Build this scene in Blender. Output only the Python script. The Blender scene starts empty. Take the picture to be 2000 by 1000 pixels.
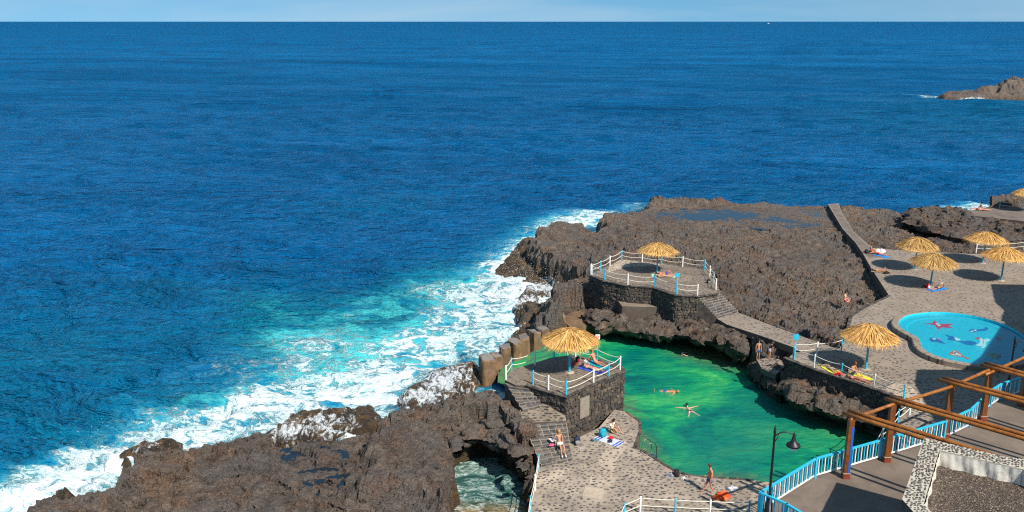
import bpy, bmesh, math, random
import numpy as np
from mathutils import Vector, Matrix
random.seed(7)
rng = np.random.default_rng(7)
C = bpy.context.scene
COL = C.collection
# ------------------------------------------------------------------ camera, sky, sun
F = 1727.0; PITCH = math.atan(459 / F); CZ = 29.0
cam = bpy.data.objects.new('camera', bpy.data.cameras.new('camera')); COL.objects.link(cam)
cam.location = (0, 0, CZ); cam.rotation_euler = (math.pi / 2 - PITCH, 0, 0)
cam.data.lens = 36 * F / 2000; cam.data.sensor_width = 36; cam.data.clip_start = .5; cam.data.clip_end = 90000
C.camera = cam
SUN_EL = math.radians(45); SUN_H = (0.60, -0.80)          # horizontal direction towards the sun
SUNV = Vector((SUN_H[0] * math.cos(SUN_EL), SUN_H[1] * math.cos(SUN_EL), math.sin(SUN_EL)))
w = bpy.data.worlds.new('World'); C.world = w; w.use_nodes = True
wn = w.node_tree; wn.nodes.clear()
sky = wn.nodes.new('ShaderNodeTexSky'); sky.sky_type = 'NISHITA'; sky.sun_disc = False
sky.sun_elevation = SUN_EL; sky.sun_rotation = math.atan2(SUN_H[0], SUN_H[1])
sky.altitude = 0; sky.air_density = 1.0; sky.dust_density = 0.3; sky.ozone_density = 4.0
bg = wn.nodes.new('ShaderNodeBackground'); bg.inputs[1].default_value = 0.15
wo = wn.nodes.new('ShaderNodeOutputWorld')
tc = wn.nodes.new('ShaderNodeTexCoord'); mp = wn.nodes.new('ShaderNodeVectorMath'); mp.operation = 'ADD'; mp.inputs[1].default_value = (0, 0, .22)
nm_ = wn.nodes.new('ShaderNodeVectorMath'); nm_.operation = 'NORMALIZE'
wn.links.new(tc.outputs['Generated'], mp.inputs[0]); wn.links.new(mp.outputs[0], nm_.inputs[0]); wn.links.new(nm_.outputs[0], sky.inputs[0])
tint = wn.nodes.new('ShaderNodeMix'); tint.data_type = 'RGBA'; tint.blend_type = 'MULTIPLY'; tint.inputs[0].default_value = 1; tint.inputs[7].default_value = (.52, .74, .70, 1)
wn.links.new(sky.outputs[0], tint.inputs[6]); cn = wn.nodes.new('ShaderNodeTexNoise'); cm = wn.nodes.new('ShaderNodeMapping'); cm.inputs['Scale'].default_value = (3, 3, 26); cn.inputs['Scale'].default_value = 1; cn.inputs['Detail'].default_value = 6; cn.inputs['Distortion'].default_value = .6
cr_ = wn.nodes.new('ShaderNodeMapRange'); cr_.inputs[1].default_value = .42; cr_.inputs[2].default_value = .75; cr_.inputs[4].default_value = .42
cx = wn.nodes.new('ShaderNodeMix'); cx.data_type = 'RGBA'; cx.inputs[7].default_value = (3.1, 3.6, 3.9, 1)
wn.links.new(nm_.outputs[0], cm.inputs[0]); wn.links.new(cm.outputs[0], cn.inputs['Vector']); wn.links.new(cn.outputs[0], cr_.inputs[0]); wn.links.new(cr_.outputs[0], cx.inputs[0])
wn.links.new(tint.outputs[2], cx.inputs[6]); wn.links.new(cx.outputs[2], bg.inputs[0]); wn.links.new(bg.outputs[0], wo.inputs[0])
sl = bpy.data.lights.new('sun', 'SUN'); sl.energy = 4.8; sl.angle = math.radians(.5); sl.color = (1, .93, .82)
so = bpy.data.objects.new('sun', sl); COL.objects.link(so)
so.rotation_euler = SUNV.to_track_quat('Z', 'Y').to_euler(); so.location = (60, -60, 90)
C.view_settings.view_transform = 'Standard'; C.view_settings.look = 'None'
C.view_settings.gamma = 1; C.view_settings.use_curve_mapping = False
C.view_settings.exposure = 0.38
C.cycles.use_denoising = False; C.cycles.filter_width = 1.15; C.cycles.sample_clamp_direct = 1.6; C.cycles.sample_clamp_indirect = 1.5; C.cycles.max_bounces = 6; C.cycles.transparent_max_bounces = 6
C.cycles.caustics_reflective = False; C.cycles.caustics_refractive = False

# ------------------------------------------------------------------ helpers
def P(px, py, z=0.0):
    "a pixel of the photograph taken to the level z"
    u = (px - 1000) / F; v = (500 - py) / F
    dy = math.cos(PITCH) + v * math.sin(PITCH); dz = -math.sin(PITCH) + v * math.cos(PITCH)
    t = (z - CZ) / dz
    return Vector((u * t, dy * t, z))
def PP(pts, z): return [P(a, b, z) for a, b in pts]

def h3(ix, iy, iz, s=0):
    n = (ix * 374761393 + iy * 668265263 + iz * 2147483647 + s * 1274126177) & 0xFFFFFFFF
    n = ((n ^ (n >> 13)) * 1274126177) & 0xFFFFFFFF
    n = ((n ^ (n >> 16)) * 2246822519) & 0xFFFFFFFF
    return ((n ^ (n >> 15)) & 0xFFFFFF) / float(0xFFFFFF)
def vn(x, y, z=None, s=0):
    x = np.asarray(x, float); y = np.asarray(y, float)
    ix = np.floor(x).astype(np.int64); iy = np.floor(y).astype(np.int64)
    fx = x - ix; fy = y - iy
    fx = fx * fx * fx * (fx * (6 * fx - 15) + 10); fy = fy * fy * fy * (fy * (6 * fy - 15) + 10)
    def lay(iz):
        a = h3(ix, iy, iz, s); b = h3(ix + 1, iy, iz, s); c = h3(ix, iy + 1, iz, s); d = h3(ix + 1, iy + 1, iz, s)
        return (a + (b - a) * fx) * (1 - fy) + (c + (d - c) * fx) * fy
    if z is None: return lay(0) * 2 - 1
    z = np.asarray(z, float); iz = np.floor(z).astype(np.int64); fz = z - iz; fz = fz * fz * (3 - 2 * fz)
    a = lay(iz); b = lay(iz + 1)
    return (a + (b - a) * fz) * 2 - 1
def fbm(x, y, z=None, o=4, s=0, g=.5):
    r = 0; a = 1; t = 0
    for k in range(o):
        r = r + a * vn(x, y, z, s + k * 17); t += a; a *= g
        x, y = (x * .8 - y * .6) * 2.03 + 3.1, (x * .6 + y * .8) * 2.03 + 1.7
        if z is not None: z = z * 2.03 + 5.3
    return r / t
def worley(x, y, s=0):
    ix = np.floor(x).astype(np.int64); iy = np.floor(y).astype(np.int64)
    F1 = np.full(x.shape, 9.); F2 = np.full(x.shape, 9.); ID = np.zeros(x.shape)
    for dx in (-1, 0, 1):
        for dy in (-1, 0, 1):
            cx = ix + dx; cy = iy + dy
            d = np.hypot(cx + h3(cx, cy, 1, s) - x, cy + h3(cx, cy, 2, s) - y)
            idn = h3(cx, cy, 3, s)
            m = d < F1
            F2 = np.where(m, F1, np.minimum(F2, d)); ID = np.where(m, idn, ID); F1 = np.where(m, d, F1)
    return F1, F2, ID
def sdf(x, y, poly):
    "signed distance to a polygon, negative inside"
    d = np.full(x.shape, 1e9); ins = np.zeros(x.shape, bool); n = len(poly)
    for i in range(n):
        ax, ay = poly[i][0], poly[i][1]; bx, by = poly[(i + 1) % n][0], poly[(i + 1) % n][1]
        ex, ey = bx - ax, by - ay
        t = np.clip(((x - ax) * ex + (y - ay) * ey) / (ex * ex + ey * ey + 1e-9), 0, 1)
        d = np.minimum(d, (x - ax - t * ex) ** 2 + (y - ay - t * ey) ** 2)
        if ey != 0:
            ins ^= ((ay > y) != (by > y)) & (x < ex * (y - ay) / ey + ax)
    d = np.sqrt(d)
    return np.where(ins, -d, d)
def sm(t): t = np.clip(t, 0, 1); return t * t * (3 - 2 * t)

def link(name, me, mats=None, parent=None, loc=None, rz=None):
    o = bpy.data.objects.new(name, me); COL.objects.link(o)
    if mats is not None:
        for m in (mats if isinstance(mats, (list, tuple)) else [mats]): me.materials.append(m)
    if parent: o.parent = parent
    if loc is not None: o.location = loc
    if rz is not None: o.rotation_euler[2] = rz
    return o
def tag(o, label=None, cat=None, group=None, kind=None):
    if label: o['label'] = label
    if cat: o['category'] = cat
    if group: o['group'] = group
    if kind: o['kind'] = kind
    return o
def empty(name, loc=(0, 0, 0), rz=0):
    o = bpy.data.objects.new(name, None); COL.objects.link(o); o.location = loc; o.rotation_euler = (0, 0, rz); o.empty_display_size = .3
    return o
def copy_tree(o, parent=None):
    c = o.copy(); COL.objects.link(c)
    if parent: c.parent = parent
    for ch in list(o.children): copy_tree(ch, c)
    return c
def grid_mesh(name, X, Y, Z, keep=None, smooth=True):
    r, c = X.shape
    me = bpy.data.meshes.new(name)
    idx = np.arange(r * c).reshape(r, c)
    q = np.stack([idx[:-1, :-1], idx[:-1, 1:], idx[1:, 1:], idx[1:, :-1]], -1).reshape(-1, 4)
    if keep is not None: q = q[keep.reshape(-1)]
    used = np.zeros(r * c, bool); used[q.ravel()] = True
    rem = np.cumsum(used) - 1
    co = np.stack([X, Y, Z], -1).reshape(-1, 3)[used]
    q = rem[q]
    me.vertices.add(len(co)); me.vertices.foreach_set('co', co.astype(np.float32).ravel())
    me.loops.add(q.size); me.loops.foreach_set('vertex_index', q.astype(np.int32).ravel())
    me.polygons.add(len(q)); me.polygons.foreach_set('loop_start', (np.arange(len(q)) * 4).astype(np.int32))
    me.polygons.foreach_set('use_smooth', np.full(len(q), smooth))
    me.update(calc_edges=True)
    return me, used
def attr(me, name, vals):
    a = me.attributes.new(name, 'FLOAT', 'POINT'); a.data.foreach_set('value', np.asarray(vals, np.float32).ravel())

class MB:
    "collects shapes in one mesh"
    def __init__(s): s.v = []; s.f = []; s.sm = []; s.mi = []
    def add(s, v, f, smooth=False, mi=0):
        b = len(s.v); s.v += [tuple(p) for p in v]; s.f += [tuple(i + b for i in q) for q in f]
        s.sm += [smooth] * len(f); s.mi += [mi] * len(f); return s
    def box(s, c, d, rz=0, mi=0, R=None):
        M = R or Matrix.Rotation(rz, 3, 'Z'); c = Vector(c)
        v = [c + M @ Vector((sx * d[0] / 2, sy * d[1] / 2, sz * d[2] / 2)) for sz in (-1, 1) for sy in (-1, 1) for sx in (-1, 1)]
        return s.add(v, [(0, 2, 3, 1), (4, 5, 7, 6), (0, 1, 5, 4), (1, 3, 7, 5), (3, 2, 6, 7), (2, 0, 4, 6)], mi=mi)
    def tube(s, pts, r, n=8, mi=0, cap=True, smooth=True):
        pts = [Vector(p) for p in pts]; R = r if isinstance(r, (list, tuple)) else [r] * len(pts)
        v = []; up = Vector((0, 0, 1))
        for i, p in enumerate(pts):
            t = (pts[min(i + 1, len(pts) - 1)] - pts[max(i - 1, 0)]).normalized()
            a = t.cross(up)
            if a.length < .05: a = t.cross(Vector((1, 0, 0)))
            a.normalize(); b = a.cross(t)
            for k in range(n):
                g = 2 * math.pi * k / n; v.append(p + (a * math.cos(g) + b * math.sin(g)) * R[i])
        f = [(i * n + k, i * n + (k + 1) % n, (i + 1) * n + (k + 1) % n, (i + 1) * n + k) for i in range(len(pts) - 1) for k in range(n)]
        s.add(v, f, smooth, mi)
        if cap:
            b = len(s.v) - len(v)
            s.f += [tuple(b + k for k in range(n))[::-1], tuple(b + (len(pts) - 1) * n + k for k in range(n))]
            s.sm += [False, False]; s.mi += [mi, mi]
        return s
    def lathe(s, prof, c=(0, 0, 0), n=16, mi=0, smooth=True):
        v = [(c[0] + r * math.cos(2 * math.pi * k / n), c[1] + r * math.sin(2 * math.pi * k / n), c[2] + z) for r, z in prof for k in range(n)]
        f = [(i * n + k, i * n + (k + 1) % n, (i + 1) * n + (k + 1) % n, (i + 1) * n + k) for i in range(len(prof) - 1) for k in range(n)]
        return s.add(v, f, smooth, mi)
    def mesh(s, name):
        me = bpy.data.meshes.new(name); me.from_pydata(s.v, [], s.f)
        me.polygons.foreach_set('use_smooth', s.sm); me.polygons.foreach_set('material_index', s.mi); me.update(); return me
    def build(s, name, mats, parent=None, loc=None, rz=None): return link(name, s.mesh(name), mats, parent, loc, rz)

def prism(pts, z0, z1, flip=False):
    "extruded outline (pts counter-clockwise or not, any simple polygon), triangulated top"
    bm = bmesh.new()
    top = [bm.verts.new((p[0], p[1], z1)) for p in pts]
    f = bm.faces.new(top); bm.normal_update()
    if f.normal.z < 0: f.normal_flip()
    r = bmesh.ops.extrude_face_region(bm, geom=[f])
    low = [g for g in r['geom'] if isinstance(g, bmesh.types.BMVert)]
    for v in top: v.co.z = z0
    for v in low: v.co.z = z1
    bmesh.ops.recalc_face_normals(bm, faces=bm.faces)
    bmesh.ops.triangulate(bm, faces=[q for q in bm.faces if len(q.verts) > 4])
    me = bpy.data.meshes.new('prism'); bm.to_mesh(me); bm.free(); return me
def smooth_poly(pts, n=3, closed=True):
    "Catmull-Rom through the points"
    out = []; N = len(pts); pts = [Vector(p) for p in pts]
    rg = range(N if closed else N - 1)
    for i in rg:
        p0 = pts[(i - 1) % N] if closed or i > 0 else pts[0]; p1 = pts[i]; p2 = pts[(i + 1) % N]
        p3 = pts[(i + 2) % N] if closed or i + 2 < N else pts[-1]
        for k in range(n):
            t = k / n
            out.append(.5 * ((2 * p1) + (p2 - p0) * t + (2 * p0 - 5 * p1 + 4 * p2 - p3) * t * t + (3 * p1 - p0 - 3 * p2 + p3) * t ** 3))
    if not closed: out.append(pts[-1])
    return out

# ------------------------------------------------------------------ materials
class NT:
    def __init__(s, name):
        s.m = bpy.data.materials.new(name); s.m.use_nodes = True; s.t = s.m.node_tree; s.n = s.t.nodes
        s.b = s.n['Principled BSDF']; s.out = s.n['Material Output']
    def L(s, a, b): s.t.links.new(a, b)
    def val(s, inp, v):
        if hasattr(v, 'is_linked') or isinstance(v, bpy.types.NodeSocket): s.L(v, inp)
        elif isinstance(v, (tuple, list)) and len(v) == 3 and len(inp.default_value) == 4: inp.default_value = (*v, 1)
        else: inp.default_value = v
    def pos(s, scale=(1, 1, 1), rot=0, obj=False):
        if obj: o = s.n.new('ShaderNodeTexCoord').outputs['Object']
        else: o = s.n.new('ShaderNodeNewGeometry').outputs['Position']
        m = s.n.new('ShaderNodeMapping'); m.inputs['Scale'].default_value = scale; m.inputs['Rotation'].default_value = (0, 0, rot)
        s.L(o, m.inputs[0]); return m.outputs[0]
    def noise(s, vec, scale, detail=4, rough=.55, dist=0, col=False, lac=2.0):
        n = s.n.new('ShaderNodeTexNoise'); n.inputs['Scale'].default_value = scale; n.inputs['Detail'].default_value = detail
        n.inputs['Roughness'].default_value = rough; n.inputs['Distortion'].default_value = dist; n.inputs['Lacunarity'].default_value = lac
        s.L(vec, n.inputs['Vector']); return n.outputs['Color' if col else 'Fac']
    def vor(s, vec, scale, feature='F1', out='Distance', rnd=1):
        n = s.n.new('ShaderNodeTexVoronoi'); n.feature = feature; n.inputs['Scale'].default_value = scale; n.inputs['Randomness'].default_value = rnd
        s.L(vec, n.inputs['Vector']); return n.outputs[out]
    def ramp(s, fac, stops, interp='LINEAR'):
        r = s.n.new('ShaderNodeValToRGB'); r.color_ramp.interpolation = interp; e = r.color_ramp.elements
        while len(e) < len(stops): e.new(.5)
        for i, (p, c) in enumerate(stops):
            e[i].position = p; e[i].color = (c, c, c, 1) if not isinstance(c, tuple) else (*c, 1)
        s.L(fac, r.inputs[0]); return r.outputs[0]
    def mix(s, fac, a, b, mode='MIX'):
        m = s.n.new('ShaderNodeMix'); m.data_type = 'RGBA'; m.blend_type = mode
        s.val(m.inputs[0], fac); s.val(m.inputs[6], a); s.val(m.inputs[7], b); return m.outputs[2]
    def math(s, op, a, b=0.0, c=None, clamp=False):
        m = s.n.new('ShaderNodeMath'); m.operation = op; m.use_clamp = clamp
        s.val(m.inputs[0], a); s.val(m.inputs[1], b)
        if c is not None: s.val(m.inputs[2], c)
        return m.outputs[0]
    def attr(s, name):
        a = s.n.new('ShaderNodeAttribute'); a.attribute_name = name; return a.outputs['Fac']
    def bump(s, h, dist=.05, strength=1, nrm=None):
        b = s.n.new('ShaderNodeBump'); b.inputs['Distance'].default_value = dist; s.val(b.inputs['Strength'], strength)
        s.L(h, b.inputs['Height'])
        if nrm is not None: s.L(nrm, b.inputs['Normal'])
        return b.outputs[0]
    def fin(s, col=None, rough=None, nrm=None, **kw):
        if col is not None: s.val(s.b.inputs['Base Color'], col)
        if rough is not None: s.val(s.b.inputs['Roughness'], rough)
        if nrm is not None: s.L(nrm, s.b.inputs['Normal'])
        for k, v in kw.items(): s.val(s.b.inputs[k.replace('_', ' ')], v)
        return s.m
def plain(name, col, rough=.6, var=.18, scale=6, bump=.0, **kw):
    m = NT(name); p = m.pos(obj=True)
    n = m.noise(p, scale, 5)
    c = m.mix(m.ramp(n, [(.3, 0.), (.75, 1.)]), tuple(x * (1 - var) for x in col), tuple(min(1, x * (1 + var)) for x in col))
    nr = m.bump(n, bump) if bump else None
    return m.fin(c, rough, nr, **kw)
def objrand(m):
    return m.n.new('ShaderNodeObjectInfo').outputs['Random']
def island(m): return m.n.new('ShaderNodeNewGeometry').outputs['Random Per Island']

M = {}
M['turq'] = plain('turquoise_paint', (.03, .47, .68), .45, .15, 9)
M['white'] = plain('white_paint', (.78, .77, .74), .5, .08, 9)
M['rope'] = plain('white_rope', (.74, .69, .58), .9, .15, 20)
M['black'] = plain('black_iron', (.012, .012, .014), .45, .2, 9)
M['steel'] = plain('steel', (.55, .57, .6), .25, .1, 9, Metallic=1.0)
M['timber'] = None
m = NT('varnished_pine'); p = m.pos((1, 1, 1), obj=True)
g = m.noise(p, 2.2, 5, .6, .6); g2 = m.noise(p, 14, 4, .6)
c = m.ramp(g, [(.3, (.20, .055, .008)), (.55, (.42, .15, .022)), (.8, (.52, .21, .035))])
c = m.mix(m.math('MULTIPLY', g2, .55), c, (.10, .03, .008)); M['timber'] = m.fin(c, .42, m.bump(g2, .01))
M['post'] = plain('stained_post', (.20, .060, .016), .45, .35, 5)
M['bluepaint'] = plain('blue_paint', (.015, .12, .5), .5, .15)
M['redbase'] = plain('red_steel_shoe', (.22, .045, .02), .6, .3)
# thatch
m = NT('dry_palm_thatch'); i = island(m)
c = m.ramp(i, [(0, (.20, .10, .03)), (.25, (.52, .29, .085)), (.7, (.70, .43, .15)), (1, (.84, .60, .28))]); c = m.mix(1.0, c, m.ramp(objrand(m), [(0, (.78, .76, .74)), (.5, (1., .96, .9)), (1, (1.08, 1.0, .86))]), 'MULTIPLY'); M['thatch'] = m.fin(c, .7)
M['thatch'].node_tree.nodes['Principled BSDF'].inputs['Specular IOR Level'].default_value = .25

def rock_mat(name, island_=False):
    m = NT(name); p = m.pos()
    n1 = m.noise(p, .22, 6, .6, .4); n2 = m.noise(p, 1.3, 8, .65, .3); n3 = m.noise(p, 6, 6, .7); n4 = m.noise(p, .6, 5, .6)
    base = m.ramp(n2, [(.28, (.048, .041, .037)), (.45, (.125, .100, .082)), (.62, (.205, .165, .132)), (.8, (.31, .25, .195))])
    grey = m.ramp(n3, [(.3, (.065, .062, .062)), (.7, (.205, .19, .178))])
    c = m.mix(m.ramp(n1, [(.42, 0.), (.62, .75)]), base, grey)
    # reddish-brown scoria tint and ochre crusts
    c = m.mix(m.ramp(n4, [(.50, 0.), (.68, .6)]), c, (.20, .108, .06))
    n5 = m.noise(p, .45, 7, .7, 1.0)
    c = m.mix(m.ramp(n5, [(.62, 0.), (.70, .7)]), c, (.30, .17, .075))
    n6 = m.noise(p, 2.1, 5, .8)
    c = m.mix(m.ramp(n6, [(.68, 0.), (.74, .55)]), c, (.36, .32, .27))
    # small dark pits of the clinker
    v = m.vor(p, 4.5); c = m.mix(m.math('MULTIPLY', m.ramp(v, [(.03, .85), (.26, 0.)]), m.ramp(n1, [(.38, .15), (.6, 1.)])), c, (.022, .018, .016))
    cr = m.vor(m.mix(.35, p, m.noise(p, 1.2, 4, .6, 0, True), 'ADD'), 1.5, 'DISTANCE_TO_EDGE'); crk = m.ramp(cr, [(.0, 1.), (.045, 0.)]); c = m.mix(m.math('MULTIPLY', crk, m.ramp(n4, [(.4, 0.), (.6, .85)])), c, (.02, .016, .014))
    lg = m.noise(p, .09, 4, .6); c = m.mix(1.0, c, m.ramp(lg, [(.35, (.80, .78, .80)), (.65, (1.08, 1.03, .98))]), 'MULTIPLY')
    fine = m.noise(p, 9, 5, .75); c = m.mix(1.0, c, m.ramp(fine, [(.3, .50), (.5, 1.0), (.7, 1.5)]), 'MULTIPLY')
    # waterline: wet dark rock with golden weed
    sep = m.n.new('ShaderNodeSeparateXYZ'); m.L(m.n.new('ShaderNodeNewGeometry').outputs['Position'], sep.inputs[0])
    zz = m.math('ADD', sep.outputs[2], m.math('MULTIPLY', m.math('SUBTRACT', n2, .5), 3.2))
    wet = m.ramp(zz, [(.6, 1.), (1.0, 0.)]) if False else None
    mr = m.n.new('ShaderNodeMapRange'); m.L(zz, mr.inputs[0]); mr.inputs[1].default_value = 2.0; mr.inputs[2].default_value = .7; wet = mr.outputs[0]
    weed = m.ramp(m.noise(p, .9, 6, .7, .8), [(.42, (.045, .032, .022)), (.56, (.11, .068, .034)), (.70, (.24, .14, .05))])
    wetf = m.math('MULTIPLY', wet, m.attr('seaside'))
    c = m.mix(wetf, c, weed)
    wash = m.attr('wash')
    st = m.noise(m.pos((1, .45, 1), .5), 1.2, 8, .72, 2.2)
    st2 = m.math('ADD', st, m.math('MULTIPLY', wash, .36)); wf = m.ramp(st2, [(.74, 0.), (.86, 1.)])
    wf = m.math('MULTIPLY', wf, m.ramp(wash, [(.05, 0.), (.2, 1.)]))
    c = m.mix(wf, c, (.78, .84, .87))
    r = m.math('SUBTRACT', .92, m.math('MULTIPLY', wetf, .55))
    bh = m.math('ADD', m.math('MULTIPLY', n3, .6), m.math('MULTIPLY', fine, .5)); bh = m.math('ADD', bh, m.math('MULTIPLY', m.ramp(v, [(0., 0.), (.3, 1.)]), .3))
    return m.fin(c, r, m.bump(bh, .34, 1.0), Specular_IOR_Level=.3)
M['rock'] = rock_mat('lava_rock')

def cobble_mat(name, mortar, stone, scale, thr=.33, bump=.03):
    m = NT(name); p = m.pos((1, 1.25, .0))
    wv = m.noise(p, 3, 2, .5, 0, True); pm = m.mix(.06, p, wv, 'ADD')
    v = m.vor(pm, scale, rnd=.8); cc = m.vor(pm, scale, out='Color', rnd=.8)
    n = m.noise(p, .35, 5, .6, .5); n2 = m.noise(p, 3, 6, .7)
    mc = m.mix(m.ramp(n, [(.35, 0.), (.7, 1.)]), mortar, tuple(x * 1.35 for x in mortar))
    mc = m.mix(m.math('MULTIPLY', n2, .6), mc, tuple(x * .55 for x in mortar))
    sc = m.mix(cc, tuple(x * .6 for x in stone), tuple(x * 1.7 for x in stone))
    f = m.ramp(v, [(thr - .06, 1.), (thr + .03, 0.)])
    return m.fin(m.mix(f, mc, sc), .85, m.bump(f, bump, .8), Specular_IOR_Level=.3)
M['cobble'] = cobble_mat('cobbled_plaza', (.275, .222, .175), (.095, .082, .076), 2.9, .32)
M['wallstone'] = plain('basalt_wall_stone', (.085, .07, .06), .85, .5, 2.5, .03)
def mortar_mat(name, c0, s=1.0):
    m = NT(name); p = m.pos(); n = m.noise(p, .5, 6, .6, .5); n2 = m.noise(p, 5, 6, .7)
    c = m.mix(m.ramp(n, [(.35, 0.), (.7, 1.)]), tuple(x * .72 for x in c0), tuple(x * 1.25 for x in c0))
    c = m.mix(m.ramp(n2, [(.45, 0.), (.75, .45)]), c, tuple(x * .45 for x in c0))
    return m.fin(c, .9, m.bump(n2, .03), Specular_IOR_Level=.3)
M['deckmortar'] = mortar_mat('deck_mortar', (.37, .30, .235))
M['terrmortar'] = mortar_mat('terrace_mortar', (.235, .185, .14))
M['darkmortar'] = mortar_mat('wall_mortar', (.115, .092, .075))
M['stairmortar'] = mortar_mat('stair_mortar', (.33, .265, .195))
M['patch'] = mortar_mat('pale_cement', (.46, .37, .28))
M['slab'] = mortar_mat('concrete_path', (.185, .15, .125))
m = NT('weathered_concrete'); p = m.pos(); n = m.noise(p, 1.1, 6, .65, .8); n2 = m.noise(m.pos((3, 3, .7)), 1, 6, .7)
c = m.ramp(n, [(.3, (.075, .045, .028)), (.5, (.16, .10, .06)), (.68, (.24, .15, .08))]); c = m.mix(m.ramp(n2, [(.5, 0.), (.7, .7)]), c, (.30, .16, .045))
M['block'] = m.fin(c, .8, m.bump(n2, .09))
M['blocktop'] = mortar_mat('crusted_concrete_top', (.25, .21, .19))
m = NT('cobble_stone'); i = island(m)
M['pebble'] = m.fin(m.ramp(i, [(0, (.045, .042, .042)), (.6, (.095, .085, .082)), (1, (.16, .13, .11))]), .7)
m = NT('wall_stone_mix'); i = island(m); n = m.noise(m.pos(), 7, 5, .7)
c = m.ramp(i, [(0, (.035, .031, .03)), (.5, (.075, .062, .054)), (.85, (.12, .095, .075)), (1, (.18, .13, .09))])
c = m.mix(1.0, c, m.ramp(n, [(.3, .6), (.7, 1.3)]), 'MULTIPLY'); M['wstones'] = m.fin(c, .85, m.bump(n, .03))
m = NT('stair_stone'); i = objrand(m); n = m.noise(m.pos(), 7, 5, .7)
c = m.ramp(i, [(0, (.045, .046, .055)), (.6, (.085, .083, .088)), (1, (.15, .13, .12))])
c = m.mix(1.0, c, m.ramp(n, [(.3, .7), (.7, 1.25)]), 'MULTIPLY'); M['sstone'] = m.fin(c, .75, m.bump(n, .02))
m = NT('stair_tread_stone'); i = objrand(m); n = m.noise(m.pos(), 6, 5, .7)
c = m.ramp(i, [(0, (.075, .072, .075)), (.6, (.13, .12, .115)), (1, (.21, .18, .155))])
c = m.mix(1.0, c, m.ramp(n, [(.3, .7), (.7, 1.25)]), 'MULTIPLY'); M['tread'] = m.fin(c, .8, m.bump(n, .02))
# promenade
m = NT('promenade_concrete'); p = m.pos(); n = m.noise(p, .4, 7, .65, .6); n2 = m.noise(p, 14, 4, .7)
c = m.ramp(n, [(.3, (.12, .088, .068)), (.5, (.175, .13, .10)), (.72, (.25, .20, .155))])
c = m.mix(m.math('MULTIPLY', n2, .35), c, (.09, .07, .06)); M['prom'] = m.fin(c, .85, m.bump(n2, .01))
m = NT('volcanic_gravel'); p = m.pos(); v = m.vor(p, 17); cc = m.vor(p, 17, out='Color')
sp = m.n.new('ShaderNodeSeparateColor'); m.L(cc, sp.inputs[0])
c = m.ramp(sp.outputs[0], [(0, (.03, .022, .018)), (.6, (.10, .07, .052)), (.9, (.17, .125, .09)), (1, (.34, .27, .2))]); M['gravel'] = m.fin(c, .9, m.bump(v, .06))
M['fabric'] = plain('white_membrane', (.72, .68, .60), .8, .08, 2, .05)
M['poolblue'] = plain('pool_paint', (.02, .53, .70), .35, .06, 1.5)
M['plaque'] = plain('render_panel', (.27, .23, .185), .8, .15, 3)
M['plaster'] = plain('building_plaster', (.55, .5, .42), .8, .1, 1)

# water: the open sea
m = NT('sea_water'); pos = m.pos()
foam_a = m.attr('foam'); turq = m.attr('turq'); deepv = m.attr('far')
dn = m.noise(m.pos((.010, .03, 1)), 1, 4, .6)
deep = m.mix(m.ramp(dn, [(.35, 0.), (.65, 1.)]), (.0003, .090, .25), (.0006, .140, .37))
deep = m.mix(deepv, deep, (.001, .30, .76))
tn = m.noise(m.pos((.12, .16, 1), .3), 1, 5, .6, 1.0)
tf = m.math('MULTIPLY', turq, m.ramp(tn, [(.28, .35), (.62, 1.25)]), clamp=True)
wc = m.ramp(tf, [(0, (.0, .0, .0)), (1, (1., 1., 1.))])
c = m.mix(tf, deep, (.003, .26, .35))
c = m.mix(m.ramp(tf, [(.62, 0.), (1., .75)]), c, (.07, .60, .64))
# foam: domain-warped ridges, thickening with the foam attribute
warp = m.noise(m.pos((.35, .5, 1), .4), 1, 5, .6, .8, True)
pw = m.mix(1.0, m.pos((.55, .85, 1), .45), m.mix(1.0, warp, (2.2, 2.2, 0), 'MULTIPLY'), 'ADD')
r1 = m.noise(pw, .9, 6, .54, .5)
ridge = m.math('SUBTRACT', 1.0, m.math('MULTIPLY', m.math('ABSOLUTE', m.math('SUBTRACT', r1, .5)), 5.0))
r2 = m.noise(pw, 2.6, 5, .6, .6)
ridge2 = m.math('SUBTRACT', 1.0, m.math('MULTIPLY', m.math('ABSOLUTE', m.math('SUBTRACT', r2, .5)), 4.5))
rr = m.math('ADD', m.math('MULTIPLY', ridge, .72), m.math('MULTIPLY', ridge2, .28))
big = m.noise(m.pos((.16, .26, 1), .35), 1, 4, .6, .6)
fa = m.math('ADD', m.math('MULTIPLY', foam_a, 1.25), m.math('MULTIPLY', m.math('SUBTRACT', big, .5), 1.0))
lev = m.math('ADD', rr, fa)
ff = m.math('MULTIPLY', m.ramp(m.math('MULTIPLY', lev, .5), [(.645, 0.), (.73, .55), (.93, 1.)]), m.ramp(foam_a, [(.04, 0.), (.22, 1.)]))
milk = m.math('MULTIPLY', m.ramp(m.math('MULTIPLY', lev, .5), [(.45, 0.), (.75, .6)]), m.ramp(foam_a, [(.15, 0.), (.5, 1.)]))
c = m.mix(milk, c, (.18, .66, .70))
fv = m.noise(m.pos((.5, .9, 1), .4), 1, 6, .6, 1.2); c = m.mix(ff, c, m.ramp(fv, [(.32, (.50, .72, .77)), (.5, (.78, .86, .88)), (.64, (.90, .92, .93))]))
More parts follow.
